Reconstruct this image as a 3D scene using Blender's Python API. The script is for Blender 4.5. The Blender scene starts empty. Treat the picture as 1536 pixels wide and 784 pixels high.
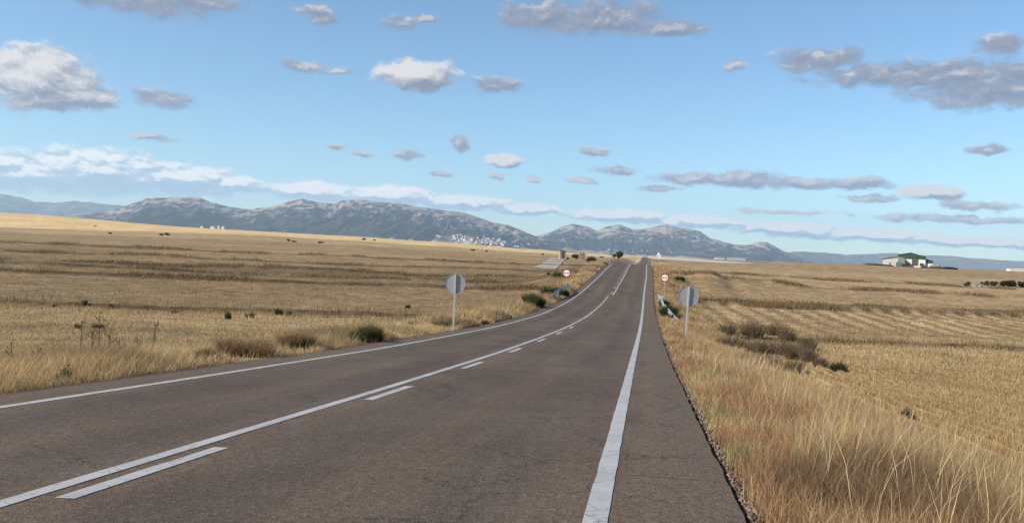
import bpy, math, random
import numpy as np
rng = np.random.default_rng(7); random.seed(7)
sc = bpy.context.scene
COL = sc.collection
R = math.radians

# ------------------------------------------------------------------ survey
# metres; the observer's eye is the origin (z = 0), +Y is the way the observer looks
FOC = 1250.0; RHO = R(2.5); HP = 17.8/1250
vF = np.array([0, math.cos(HP), -math.sin(HP)]); vU0 = np.array([0, math.sin(HP), math.cos(HP)]); vR0 = np.array([1., 0, 0])
vR = vR0*math.cos(RHO)+vU0*math.sin(RHO); vU = -vR0*math.sin(RHO)+vU0*math.cos(RHO)
def ray(px, py):
    d = vF + vR*(px-768)/FOC + vU*(392-py)/FOC
    return d/d[1]
def horizon_offset(px, py):            # height angle above the level line (in 1/1250) and sideways tangent
    d = ray(px, py); return d[0], d[2]*FOC

# ------------------------------------------------------------------ noise
_T = rng.random((256, 256)).astype(np.float32)
def vnoise(x, y):
    xi = np.floor(x).astype(np.int64); yi = np.floor(y).astype(np.int64)
    fx = (x-xi); fy = (y-yi); fx = fx*fx*(3-2*fx); fy = fy*fy*(3-2*fy)
    a = _T[xi & 255, yi & 255]; b = _T[(xi+1) & 255, yi & 255]; c = _T[xi & 255, (yi+1) & 255]; d = _T[(xi+1) & 255, (yi+1) & 255]
    return (a*(1-fx)+b*fx)*(1-fy)+(c*(1-fx)+d*fx)*fy
def fbm(x, y, o=4, g=.5):
    s = 0; a = 1; t = 0
    for i in range(o):
        s = s+a*vnoise(x+17.3*i, y+9.1*i); t += a; a *= g; x = x*2.03; y = y*2.03
    return s/t
def ridged(x, y, o=4):
    s = 0; a = 1; t = 0
    for i in range(o):
        s = s+a*(1-np.abs(2*vnoise(x+31*i, y+11*i)-1)); t += a; a *= .5; x = x*2.07; y = y*2.07
    return s/t
def sm(a, b, x):
    t = np.clip((x-a)/(b-a), 0, 1); return t*t*(3-2*t)
def mixc(a, b, t):
    return a*(1-t[..., None])+np.asarray(b)*t[..., None]
class Curve:                            # smooth monotone-ish cubic through points
    def __init__(s, xs, ys):
        s.x = np.array(xs, float); s.y = np.array(ys, float)
        d = np.diff(s.y)/np.diff(s.x); m = np.zeros_like(s.y); m[0] = d[0]; m[-1] = d[-1]
        for i in range(1, len(d)):
            m[i] = 0 if d[i-1]*d[i] <= 0 else 2*d[i-1]*d[i]/(d[i-1]+d[i])
        s.m = m
    def __call__(s, v):
        v = np.asarray(v, float); vv = np.clip(v, s.x[0], s.x[-1])
        i = np.clip(np.searchsorted(s.x, vv)-1, 0, len(s.x)-2)
        h = s.x[i+1]-s.x[i]; t = (vv-s.x[i])/h
        r = (2*t**3-3*t**2+1)*s.y[i]+(t**3-2*t**2+t)*h*s.m[i]+(-2*t**3+3*t**2)*s.y[i+1]+(t**3-t**2)*h*s.m[i+1]
        return r+np.where(v < s.x[0], (v-s.x[0])*s.m[0], 0)+np.where(v > s.x[-1], (v-s.x[-1])*s.m[-1], 0)

# ------------------------------------------------------------------ road line and land heights
W = 6.8; SH_R = 1.0; SH_L = .85
zroad = Curve([-40, 0, 5.3, 9.4, 14.7, 24.8, 45.1, 60, 73.8, 85, 96.5, 124, 150, 165, 175, 190, 230, 300, 380, 450, 530, 650, 800, 1000, 1150, 1400],
              [.9, -1.39, -1.73, -2.0, -2.34, -2.94, -3.90, -4.34, -4.47, -4.38, -4.12, -3.17, -2.32, -2.04, -1.98, -2.35, -3.7, -5.9, -7.2, -7.3, -6.5, -5.3, -4.6, -3.6, -3.0, -7])
xright = Curve([-40, 0, 20, 45, 74, 97, 124, 163, 250, 450, 650, 1100, 1400], [-6.76, -.26, 2.98, 7.09, 11.81, 15.56, 20.06, 26.35, 40.4, 73.4, 107.0, 179.5, 228])
RA = math.atan(.1625)                   # heading of the road
def field_tab(u, y, us, ds, tab):
    ly = np.log(np.clip(y, 1, 1e5)); vals = [Curve(np.log(ds), row)(np.clip(ly, math.log(ds[0]), math.log(ds[-1]))) for row in tab]
    out = vals[0]*1.0
    for i in range(len(us)-1):
        t = sm(us[i], us[i+1], u); out = out*(1-t)+vals[i+1]*t
    return out
ds = [1, 10, 16, 28, 45, 75, 110, 160, 250, 400, 700, 1100, 1600, 2600, 5000, 30000]
def px(off, D): return off*D/1250
LT = []
for (a250, a400, a700, a1100) in ((-17, -8, 6, 21), (-17, -6, 8, 10.5), (-18, -7, 6, 9), (-19, -9, 3, 6.3), (-20, -10.5, -2, 1.5), (-19, -10, -4, -2)):
    LT.append([-1.9, -2.3, -2.65, -3.3, -4.0, -4.75, -4.75, -4.4, px(a250, 250), px(a400, 400), px(a700, 700), px(a1100, 1100), px(a1100, 1100)-8, -12, -8, -8])
RT = []
for (a160, a250, a400, a600, a1100) in ((-18, -14.5, -11, -9, -8), (-26, -17, -10.5, -7, -7), (-32, -19, -8, 1.0, -4), (-34, -20, -9, .2, -3)):
    RT.append([-1.9, -2.55, -3.0, -3.75, -4.5, -5.1, -5.0, px(a160, 160), px(a250, 250), px(a400, 400), px(a600, 700), px(a1100, 1100), -10, -12, -8, -8])
LU = [-.61, -.34, -.21, -.1, .03, .1]; RU = [.17, .22, .42, .6]
def gauss(x, y, cx, cy, sx, sy): return np.exp(-((x-cx)/sx)**2-((y-cy)/sy)**2)
def roadside(x, y):
    """signed distance outside the pavement: left negative, right positive, 0 on it"""
    xr = xright(y)
    dr = (x-(xr+SH_R))*math.cos(RA); dl = ((xr-W-SH_L)-x)*math.cos(RA)
    return dr, dl
BANKS_L = [(44, .28), (90, .35), (108, .4), (126, .45), (160, .35), (215, .4)]
BANKS_R = [(48, .15), (90, .4), (98, .3), (140, .3), (190, .3)]
def band_y(x, y, left):
    u = x/np.maximum(y, 1)
    k = (1+.16*(u+.45)) if left else (1+.10*(u-.4))
    return y/k+2.2*(fbm(x*.02, y*.006+3, 2)-.5)*np.clip(y/60, .2, 2.5)
def H(x, y):
    x = np.asarray(x, float); y = np.asarray(y, float)
    yy = np.maximum(y, .5); u = x/yy
    dr, dl = roadside(x, y); zr = zroad(y)
    L = field_tab(u, yy, LU, ds, LT); Rr = field_tab(u, yy, RU, ds, RT)
    back = sm(14, -6, y)
    L = L*(1-back)+(zr-.5)*back; Rr = Rr*(1-back)+(zr-.7)*back
    bl = band_y(x, yy, True); br = band_y(x, yy, False)
    for b, h in BANKS_L:                # field terraces: a small bank each
        w = b*.012
        L = L+h*np.exp(-((bl-b)/w)**2)*sm(.5, .3, np.abs(fbm(x*.03, y*.03+b, 2)-.5)*2)
    for b, h in BANKS_R:
        w = b*.014
        Rr = Rr+h*np.exp(-((br-b)/w)**2)
    n = (fbm(x*.5, y*.5, 3)-.5)*.16+(fbm(x*.06, y*.06+50, 3)-.5)*np.clip(y*.006, 0, .8)
    L = L+n; Rr = Rr+n
    # cutting left of the crest, track bank right of it
    L = L+1.9*gauss(x-.1625*y, y, -12.4, 150, 3.8, 22)+.8*gauss(x-.1625*y, y, -13, 118, 3.5, 18)
    Rr = Rr+1.5*gauss(x-.1625*y, y, 10, 145, 6, 22)-.5*gauss(x-.1625*y, y, 13.2, 140, 1.6, 30)+.6*gauss(x-.1625*y, y, 22, 150, 5, 25)
    wl = np.clip(4+y*.02, 4, 14)
    tl = sm(.9, wl, dl); tr = sm(.5, 3.8+np.clip(y*.03, 0, 6), dr)
    edge = zr-.025+.05*(fbm(x*1.3, y*1.3, 3)-.5)
    zl = edge*(1-tl)+L*tl; zrr = edge*(1-tr)+Rr*tr
    out = np.where(dr > dl, zrr, zl)
    on = (dr < .05) & (dl < .05)
    return np.where(on, zr-.055-.0006*np.abs(y), np.where((dr < .18) & (dl < .18), np.minimum(out, zr-.035), out))
def hit(px_, py_):
    """where the line of sight through a surveyed point meets the land"""
    r = ray(px_, py_); ys = np.exp(np.linspace(math.log(3), math.log(2500), 6000))
    g = H(r[0]*ys, ys) - r[2]*ys; i = np.argmax(g > 0)
    if g[i] <= 0: i = len(ys)-1
    return r[0]*ys[i], ys[i]
def at_distance(px_, D): return ray(px_, 390)[0]*D, D
def scale_at(D): return D/FOC            # metres per photo unit

# ------------------------------------------------------------------ helpers: objects
def tri_mesh(name, V, Tr, C=None, smooth=False):
    me = bpy.data.meshes.new(name)
    V = np.asarray(V, np.float32); Tr = np.asarray(Tr, np.int32); n = Tr.shape[1]
    me.vertices.add(len(V)); me.vertices.foreach_set('co', V.ravel())
    me.loops.add(Tr.size); me.loops.foreach_set('vertex_index', Tr.ravel())
    me.polygons.add(len(Tr)); me.polygons.foreach_set('loop_start', np.arange(0, Tr.size, n, dtype=np.int32))
    try: me.polygons.foreach_set('loop_total', np.full(len(Tr), n, np.int32))
    except Exception: pass
    me.update(calc_edges=True)
    if C is not None:
        a = me.color_attributes.new('Col', 'FLOAT_COLOR', 'POINT')
        cc = np.ones((len(V), 4), np.float32); cc[:, :3] = C
        a.data.foreach_set('color', cc.ravel())
    me.polygons.foreach_set('use_smooth', np.full(len(Tr), smooth, bool))
    return me
def link(name, me, mat, parent=None, loc=(0, 0, 0), rz=0):
    o = bpy.data.objects.new(name, me); COL.objects.link(o)
    if mat is not None and me is not None:
        for m in (mat if isinstance(mat, (list, tuple)) else [mat]): me.materials.append(m)
    o.parent = parent; o.location = loc; o.rotation_euler = (0, 0, rz)
    return o
def tag(o, label=None, cat=None, group=None, kind=None):
    if label: o['label'] = label
    if cat: o['category'] = cat
    if group: o['group'] = group
    if kind: o['kind'] = kind
    return o
def thing(name, loc, rz, label, cat, group=None):
    o = bpy.data.objects.new(name, None); COL.objects.link(o); o.location = loc; o.rotation_euler = (0, 0, rz); o.empty_display_size = .3
    return tag(o, label, cat, group)
class MB:
    def __init__(s): s.v = []; s.f = []; s.mi = []
    def add(s, v, f, m=0):
        b = len(s.v); s.v += [tuple(p) for p in v]; s.f += [tuple(i+b for i in q) for q in f]; s.mi += [m]*len(f)
    def box(s, x0, x1, y0, y1, z0, z1, m=0):
        s.add([(x0, y0, z0), (x1, y0, z0), (x1, y1, z0), (x0, y1, z0), (x0, y0, z1), (x1, y0, z1), (x1, y1, z1), (x0, y1, z1)],
              [(0, 3, 2, 1), (4, 5, 6, 7), (0, 1, 5, 4), (1, 2, 6, 5), (2, 3, 7, 6), (3, 0, 4, 7)], m)
    def prism(s, poly, y0, y1, m=0):     # polygon in x,z extruded along y
        n = len(poly); v = [(x, y0, z) for x, z in poly]+[(x, y1, z) for x, z in poly]
        s.add(v, [tuple(range(n)), tuple(range(2*n-1, n-1, -1))]+[(i, i+n, (i+1) % n+n, (i+1) % n) for i in range(n)], m)
    def cyl(s, p0, p1, r0, r1=None, n=14, m=0):
        r1 = r0 if r1 is None else r1
        p0 = np.array(p0, float); p1 = np.array(p1, float); d = p1-p0; d /= np.linalg.norm(d)
        a = np.cross(d, [0, 0, 1.]);
        if np.linalg.norm(a) < .01: a = np.array([1., 0, 0])
        a /= np.linalg.norm(a); b = np.cross(d, a)
        v = []
        for p, r in ((p0, r0), (p1, r1)):
            for k in range(n):
                t = 2*math.pi*k/n; v.append(p+r*(a*math.cos(t)+b*math.sin(t)))
        s.add(v, [tuple(range(n-1, -1, -1)), tuple(range(n, 2*n))]+[(k, (k+1) % n, (k+1) % n+n, k+n) for k in range(n)], m)
    def ring(s, cz, r0, r1, y0, y1, n=40, m=0):   # flat ring in x,z
        v = []
        for y in (y0, y1):
            for r in (r0, r1):
                for k in range(n):
                    t = 2*math.pi*k/n; v.append((r*math.cos(t), y, cz+r*math.sin(t)))
        f = []
        for k in range(n):
            j = (k+1) % n
            f += [(k, j, n+j, n+k), (2*n+k, 3*n+k, 3*n+j, 2*n+j), (n+k, n+j, 3*n+j, 3*n+k), (k, 2*n+k, 2*n+j, j)]
        s.add(v, f, m)
    def build(s, name, mats, parent=None, loc=(0, 0, 0), rz=0, bevel=0):
        me = bpy.data.meshes.new(name); me.from_pydata(s.v, [], s.f); me.polygons.foreach_set('material_index', s.mi); me.update()
        o = link(name, me, mats, parent, loc, rz)
        if bevel:
            b = o.modifiers.new('b', 'BEVEL'); b.width = bevel; b.segments = 2; b.limit_method = 'ANGLE'
        return o

# ------------------------------------------------------------------ helpers: materials
def newmat(name):
    m = bpy.data.materials.new(name); m.use_nodes = True; nt = m.node_tree; nt.nodes.clear()
    out = nt.nodes.new('ShaderNodeOutputMaterial'); p = nt.nodes.new('ShaderNodeBsdfPrincipled')
    nt.links.new(p.outputs[0], out.inputs[0]); p.inputs['Roughness'].default_value = .8
    return m, nt, p, out
def N(nt, t, **k):
    n = nt.nodes.new(t)
    for a, b in k.items():
        if a.startswith('i_'): n.inputs[a[2:]].default_value = b
        else: setattr(n, a, b)
    return n
def noise_fac(nt, scale, detail=4, rough=.55, vec=None, dist=0):
    n = N(nt, 'ShaderNodeTexNoise'); n.inputs['Scale'].default_value = scale; n.inputs['Detail'].default_value = detail; n.inputs['Roughness'].default_value = rough
    n.inputs['Distortion'].default_value = dist
    if vec is not None: nt.links.new(vec, n.inputs['Vector'])
    return n.outputs['Fac']
def rampn(nt, fac, stops):
    r = N(nt, 'ShaderNodeValToRGB'); e = r.color_ramp.elements
    while len(e) > 1: e.remove(e[-1])
    e[0].position = stops[0][0]; e[0].color = (*stops[0][1], 1)
    for p, c in stops[1:]:
        q = e.new(p); q.color = (*c, 1)
    nt.links.new(fac, r.inputs[0]); return r.outputs[0]
def mixn(nt, fac, a, b, mode='MIX'):
    m = N(nt, 'ShaderNodeMix', data_type='RGBA', blend_type=mode)
    for s, v in ((m.inputs[0], fac), (m.inputs[6], a), (m.inputs[7], b)):
        if hasattr(v, 'is_output'): nt.links.new(v, s)
        elif isinstance(v, (int, float)): s.default_value = v
        else: s.default_value = (*v, 1)
    return m.outputs[2]
def mth(nt, op, a, b=None, c=None, clamp=False):
    m = N(nt, 'ShaderNodeMath', operation=op, use_clamp=clamp)
    for i, v in enumerate((a, b, c)):
        if v is None: continue
        if hasattr(v, 'is_output'): nt.links.new(v, m.inputs[i])
        else: m.inputs[i].default_value = v
    return m.outputs[0]
def bump(nt, p, h, strength=.5, dist=.02):
    b = N(nt, 'ShaderNodeBump'); b.inputs['Strength'].default_value = strength; b.inputs['Distance'].default_value = dist
    nt.links.new(h, b.inputs['Height']); nt.links.new(b.outputs[0], p.inputs['Normal'])
def geo_pos(nt): return N(nt, 'ShaderNodeNewGeometry').outputs['Position']
def speck(name, col, var=.25, scale=6, rough=.7, metal=0, bmp=.2):
    m, nt, p, o = newmat(name); tc = N(nt, 'ShaderNodeTexCoord').outputs['Object']
    f = noise_fac(nt, scale, 5, .6, tc)
    c = rampn(nt, f, [(.25, tuple(v*(1-var) for v in col)), (.75, tuple(min(1, v*(1+var)) for v in col))])
    nt.links.new(c, p.inputs['Base Color']); p.inputs['Roughness'].default_value = rough; p.inputs['Metallic'].default_value = metal
    if bmp: bump(nt, p, f, bmp, .01)
    return m

def mat_plants(name, trans=.25):
    m, nt, p, out = newmat(name); a = N(nt, 'ShaderNodeVertexColor', layer_name='Col').outputs[0]
    nt.links.new(a, p.inputs['Base Color']); p.inputs['Roughness'].default_value = .85; p.inputs['Specular IOR Level'].default_value = .15
    t = N(nt, 'ShaderNodeBsdfTranslucent'); nt.links.new(a, t.inputs[0])
    mx = N(nt, 'ShaderNodeMixShader'); mx.inputs[0].default_value = trans
    nt.links.new(p.outputs[0], mx.inputs[1]); nt.links.new(t.outputs[0], mx.inputs[2]); nt.links.new(mx.outputs[0], out.inputs[0])
    return m
M_PLANT = mat_plants('dry_plants', .38)

def mat_ground():
    m, nt, p, out = newmat('dry_field'); a = N(nt, 'ShaderNodeVertexColor', layer_name='Col').outputs[0]; pos = geo_pos(nt)
    # straw litter: fine grain near, drawn out clumps further off
    mp = N(nt, 'ShaderNodeMapping'); mp.inputs['Scale'].default_value = (.55, .6, 1); nt.links.new(pos, mp.inputs[0])
    n1 = noise_fac(nt, 28, 6, .75, pos); n2 = noise_fac(nt, 1.6, 5, .7, mp.outputs[0]); n3 = noise_fac(nt, .22, 6, .7, mp.outputs[0])
    g1 = rampn(nt, n1, [(.3, (.62,)*3), (.7, (1.38,)*3)]); g2 = rampn(nt, n2, [(.3, (.50, .47, .43)), (.5, (1, 1, 1)), (.7, (1.5, 1.5, 1.45))])
    g3 = rampn(nt, n3, [(.3, (.74, .72, .70)), (.7, (1.25, 1.26, 1.25))])
    c = mixn(nt, 1, a, g1, 'MULTIPLY'); c = mixn(nt, 1, c, g2, 'MULTIPLY'); c = mixn(nt, 1, c, g3, 'MULTIPLY')
    nt.links.new(c, p.inputs['Base Color']); p.inputs['Roughness'].default_value = .95; p.inputs['Specular IOR Level'].default_value = .1
    h = mth(nt, 'ADD', n1, mth(nt, 'MULTIPLY', n2, 3.0)); bump(nt, p, h, .6, .05)
    return m
def mat_asphalt():
    m, nt, p, out = newmat('asphalt'); pos = geo_pos(nt)
    # along-the-road coordinates
    mp = N(nt, 'ShaderNodeMapping', vector_type='POINT'); mp.inputs['Rotation'].default_value = (0, 0, RA); nt.links.new(pos, mp.inputs[0])
    sep = N(nt, 'ShaderNodeSeparateXYZ'); nt.links.new(mp.outputs[0], sep.inputs[0])
    grain = noise_fac(nt, 60, 3, .8, pos); g2 = noise_fac(nt, 14, 5, .75, pos)
    vor = N(nt, 'ShaderNodeTexVoronoi'); vor.inputs['Scale'].default_value = 58; nt.links.new(pos, vor.inputs['Vector'])
    stone = rampn(nt, vor.outputs['Color'], [(0, (.45, .42, .40)), (.45, (.92, .90, .88)), (.8, (1.2, 1.2, 1.18)), (.93, (1.5, 1.45, 1.4)), (1, (3.2, 3.0, 2.7))])
    st = N(nt, 'ShaderNodeMapping'); st.inputs['Scale'].default_value = (1, .06, 1); nt.links.new(mp.outputs[0], st.inputs[0])
    streak = noise_fac(nt, 1.3, 4, .6, st.outputs[0]); big = noise_fac(nt, .35, 5, .65, pos)
    base = mixn(nt, rampn(nt, big, [(.35, (0, 0, 0)), (.65, (1, 1, 1))]), (.096, .070, .050), (.122, .095, .069))
    wp = rampn(nt, streak, [(.32, (.78, .78, .81)), (.68, (1.16, 1.14, 1.10))])
    c = mixn(nt, 1, base, wp, 'MULTIPLY')
    # polished wheel tracks are greyer, the shoulder browner (dust)
    x = mth(nt, 'ADD', sep.outputs[0], W/2+.26-.0)
    wheel = N(nt, 'ShaderNodeMath', operation='PINGPONG'); nt.links.new(mth(nt, 'ADD', x, .0), wheel.inputs[0]); wheel.inputs[1].default_value = .85
    wf = rampn(nt, mth(nt, 'DIVIDE', wheel.outputs[0], .85), [(.15, (1.10, 1.08, 1.03)), (.85, (.86, .88, .93))])
    c = mixn(nt, 1, c, wf, 'MULTIPLY')
    sh = mth(nt, 'SUBTRACT', mth(nt, 'ABSOLUTE', x), W/2+.12); shf = mth(nt, 'MULTIPLY', sh, 4, clamp=True)
    c = mixn(nt, mth(nt, 'MULTIPLY', shf, .7), c, (.135, .104, .075))
    c = mixn(nt, .85, c, stone, 'MULTIPLY'); gg = rampn(nt, g2, [(.3, (.66,)*3), (.7, (1.34,)*3)]); c = mixn(nt, .9, c, gg, 'MULTIPLY')
    # cracks: thin wandering lines, only in patches
    vc = N(nt, 'ShaderNodeTexVoronoi', feature='DISTANCE_TO_EDGE'); vc.inputs['Scale'].default_value = .55
    wv = N(nt, 'ShaderNodeVectorMath', operation='ADD'); nn = N(nt, 'ShaderNodeTexNoise'); nn.inputs['Scale'].default_value = 1.4; nn.inputs['Detail'].default_value = 6; nn.inputs['Roughness'].default_value = .7; nt.links.new(pos, nn.inputs['Vector'])
    nt.links.new(pos, wv.inputs[0]); nt.links.new(nn.outputs['Color'], wv.inputs[1]); nt.links.new(wv.outputs[0], vc.inputs['Vector'])
    crack = mth(nt, 'LESS_THAN', vc.outputs['Distance'], .0048)
    patch = rampn(nt, noise_fac(nt, .6, 3, .6, st.outputs[0]), [(.51, (0, 0, 0)), (.57, (1, 1, 1))])
    cf = mth(nt, 'MULTIPLY', crack, patch)
    c = mixn(nt, mth(nt, 'MULTIPLY', cf, .8), c, (.022, .019, .017))
    # transverse joints across the shoulder
    nj = mth(nt, 'MULTIPLY', noise_fac(nt, 1.1, 4, .6, pos), .35)
    jy = N(nt, 'ShaderNodeMath', operation='PINGPONG'); nt.links.new(mth(nt, 'ADD', sep.outputs[1], nj), jy.inputs[0]); jy.inputs[1].default_value = 3.6
    jf = mth(nt, 'MULTIPLY', mth(nt, 'LESS_THAN', jy.outputs[0], .009), mth(nt, 'GREATER_THAN', x, W/2+.05))
    c = mixn(nt, mth(nt, 'MULTIPLY', jf, .75), c, (.02, .018, .016))
    nt.links.new(c, p.inputs['Base Color']); p.inputs['Roughness'].default_value = .88; p.inputs['Specular IOR Level'].default_value = .3
    h = mth(nt, 'ADD', vor.outputs['Distance'], grain); bump(nt, p, mth(nt, 'SUBTRACT', h, mth(nt, 'MULTIPLY', cf, 3)), .7, .006)
    return m
def mat_paint():
    m, nt, p, out = newmat('road_paint'); pos = geo_pos(nt)
    n = noise_fac(nt, 9, 8, .75, pos); n2 = noise_fac(nt, 1.2, 4, .6, pos)
    c = rampn(nt, n2, [(.3, (.33, .34, .335)), (.7, (.45, .455, .445))])
    w = rampn(nt, n, [(.36, (1, 1, 1)), (.43, (0, 0, 0))]); c = mixn(nt, mth(nt, 'MULTIPLY', w, .75), c, (.12, .105, .09))
    vc = N(nt, 'ShaderNodeTexVoronoi', feature='DISTANCE_TO_EDGE'); vc.inputs['Scale'].default_value = 2.2; nt.links.new(pos, vc.inputs['Vector'])
    c = mixn(nt, mth(nt, 'MULTIPLY', mth(nt, 'LESS_THAN', vc.outputs['Distance'], .008), .5), c, (.09, .08, .07))
    nt.links.new(c, p.inputs['Base Color']); p.inputs['Roughness'].default_value = .6; bump(nt, p, noise_fac(nt, 80, 3, .8, pos), .4, .003)
    return m
def mat_rock():
    m, nt, p, out = newmat('mountain_slopes'); a = N(nt, 'ShaderNodeVertexColor', layer_name='Col').outputs[0]; pos = geo_pos(nt)
    n = noise_fac(nt, .012, 7, .7, pos); g = rampn(nt, n, [(.3, (.72,)*3), (.7, (1.3,)*3)])
    nt.links.new(mixn(nt, 1, a, g, 'MULTIPLY'), p.inputs['Base Color']); p.inputs['Roughness'].default_value = .95; p.inputs['Specular IOR Level'].default_value = .05
    bump(nt, p, n, .8, 25)
    return m
M_GROUND = mat_ground(); M_ASPH = mat_asphalt(); M_PAINT = mat_paint(); M_ROCK = mat_rock()
M_GALV = speck('galvanised_steel', (.36, .38, .39), .12, 8, .45, .35, .05)
M_POST = speck('post_steel', (.46, .46, .45), .1, 8, .5, .3, .05)
M_WHITE = speck('white_sheeting', (.80, .80, .78), .04, 5, .4, 0, 0)
M_RED = speck('red_sheeting', (.33, .02, .02), .1, 5, .4, 0, 0)
M_BLACK = speck('black_sheeting', (.02, .02, .02), .1, 5, .5, 0, 0)
M_DARK = speck('dark_opening', (.035, .03, .028), .3, 2, .8)
M_GREEN = speck('green_sheet_metal', (.012, .048, .03), .12, .8, .55, 0, 0)
M_CREAM = speck('cream_wall', (.42, .41, .36), .12, .5, .85)
M_WALLW = speck('white_wall', (.62, .61, .58), .08, .5, .85)
M_GREYW = speck('blue_grey_wall', (.16, .19, .19), .1, .5, .8)
M_TEAL = speck('teal_container', (.05, .12, .10), .15, .8, .6)
M_ROOF = speck('terracotta_roof', (.28, .15, .10), .2, .3, .9)
M_STONE = speck('old_masonry', (.30, .24, .18), .25, 1.2, .95)
M_RUST = speck('rusty_sheet', (.17, .10, .06), .3, 1.5, .9)
M_BARK = speck('bark', (.07, .05, .035), .3, 8, .95)
M_DIRT = speck('track_dirt', (.31, .275, .22), .2, .5, .95)
M_STONES = speck('gravel_stones', (.16, .135, .11), .45, 20, .95)

# ------------------------------------------------------------------ the land: one sheet
STRAW = np.array([.37, .28, .150]); PALE = np.array([.50, .385, .21]); BROWN = np.array([.200, .143, .076]); DBROWN = np.array([.128, .091, .050])
SUNLIT_GOLD = np.array([.58, .43, .22]); SOIL = np.array([.17, .12, .08]); RUSTY = np.array([.30, .16, .075]); SAGE = np.array([.17, .17, .09])  # gold: far strip's sunlight beyond the cloud shadow, put into the stubble colour
def strips(v, edges, cols, soft):
    out = np.tile(cols[0], v.shape+(1,)).astype(float)
    for e, c in zip(edges, cols[1:]):
        out = mixc(out, c, sm(e*(1-soft), e*(1+soft), v))
    return out
def land_colour(x, y):
    yy = np.maximum(y, 1); dr, dl = roadside(x, y)
    bl = band_y(x, yy, True); br = band_y(x, yy, False)
    n1 = fbm(x*.25, y*.25, 4); n2 = fbm(x*.04, y*.02, 4); n3 = fbm(x*1.5, y*.6+9, 4); nd = fbm(x*.012, y*.03, 3)
    u = x/yy
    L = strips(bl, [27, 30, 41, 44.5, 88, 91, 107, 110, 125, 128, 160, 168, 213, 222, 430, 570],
               [STRAW*.92, STRAW*.72, PALE*.85, BROWN*.95, BROWN*1.12, DBROWN, BROWN*1.0, DBROWN*.85, DBROWN*1.2, DBROWN*.8, BROWN*1.1, BROWN*.78, BROWN*1.22, BROWN*.85, BROWN*1.4, STRAW*.9, SUNLIT_GOLD], .012)
    L = mixc(L, BROWN*1.1, sm(-.25, -.05, u)*sm(26, 31, bl)*sm(46, 42, bl)*.7)
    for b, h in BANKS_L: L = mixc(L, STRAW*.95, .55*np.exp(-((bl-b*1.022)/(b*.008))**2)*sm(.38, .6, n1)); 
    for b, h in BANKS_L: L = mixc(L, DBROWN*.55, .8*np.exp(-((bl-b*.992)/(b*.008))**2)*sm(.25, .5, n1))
    L = mixc(L, SAGE*.7, sm(.52, .75, n1)*sm(104, 110, bl)*sm(128, 122, bl)*.5)
    stripe = sm(.42, .62, fbm(x*.05, bl*1.1, 3)); L = mixc(L, L*.72, stripe*sm(42, 36, bl)*.9)
    Rr = strips(br, [22, 46, 49, 58, 88, 97, 140, 146, 190, 240, 330],
                [STRAW*1.0, PALE*.8, DBROWN*1.1, STRAW*.92, BROWN*1.1, DBROWN*1.05, BROWN*1.5, BROWN*1.0, BROWN*1.75, BROWN*1.25, BROWN*1.7, BROWN*1.35], .014)
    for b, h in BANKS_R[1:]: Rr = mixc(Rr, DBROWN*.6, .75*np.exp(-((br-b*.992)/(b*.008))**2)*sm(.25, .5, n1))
    # swaths left by the harvester, running slantwise
    q = (x*.98-y*.18)/2.1+1.1*fbm(x*.05, y*.03+7, 3)
    sw = sm(.15, .8, np.sin(q*2*math.pi)*.5+.5+(n3-.5)*1.1)
    Rr = mixc(Rr, STRAW*1.15, sw*sm(48, 56, br)*sm(92, 86, br)*.95*sm(.15, .5, fbm(x*.09, y*.05+30, 3)))
    q2 = (x*.98-y*.30)/9+1.5*fbm(x*.02, y*.02+7, 3)
    Rr = mixc(Rr, STRAW*.95, sm(.3, .9, np.sin(q2*2*math.pi)*.5+.5+(n1-.5)*.8)*sm(100, 150, br)*.45)
    Rr = mixc(Rr, DBROWN*1.2, sm(.55, .72, fbm(x*.5, y*.35+2, 4))*sm(20, 30, br)*sm(48, 40, br)*sm(.3, .42, u)*.5)
    c = np.where((dr > dl)[..., None], Rr, L)
    # beyond the rise: sunlight painted into the plain's pale stubble, with darker plots
    far = sm(900, 1500, y)
    plot = fbm(x*.0016, y*.00045, 2); P = mixc(np.tile(np.array([.60, .46, .30]), x.shape+(1,)), np.array([.30, .22, .14]), sm(.55, .6, plot)); P = mixc(P, np.array([.07, .075, .045]), sm(.66, .69, plot))
    c = mixc(c, P, far)
    c = c*(.80+.4*n2)[..., None]*(.85+.3*n3)[..., None]
    # verge
    d = np.maximum(dr, dl); verge = sm(4.2, 2.2, d)*sm(200, 120, y)
    V = mixc(np.tile(STRAW*.62, x.shape+(1,)), RUSTY*.8, sm(.45, .62, fbm(x*.7, y*.3, 3)))
    c = mixc(c, V, verge*.85)
    c = mixc(c, SOIL*.95, sm(.45, .1, d))
    c = mixc(c, DBROWN*1.15, .8*gauss(x-.1625*y, y, -13, 150, 5, 26)*sm(.3, .55, n1))
    c = mixc(c, SOIL*1.5, .5*gauss(x-.1625*y, y, 13.2, 140, 1.5, 30))
    return c
phi = np.concatenate([np.linspace(-math.pi, -.62, 60, endpoint=False), np.linspace(-.62, .62, 1000), np.linspace(.62, math.pi, 60, endpoint=False)[1:]])
rad = np.concatenate([[.25, .6, 1.0, 1.5], np.exp(np.linspace(math.log(2), math.log(1500), 1000)), np.exp(np.linspace(math.log(1600), math.log(17000), 60))])
PH, RD = np.meshgrid(phi, rad); X = RD*np.sin(PH); Y = RD*np.cos(PH); Z = H(X, Y)
beh = np.clip(-Y, 0, 400)*.0; Z = np.where(Y < 0, np.maximum(Z, -30), Z)
nr, nc = X.shape; V = np.stack([X, Y, Z], -1).reshape(-1, 3); idx = np.arange(nr*nc).reshape(nr, nc)
j2 = np.concatenate([np.arange(1, nc), [0]])
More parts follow.
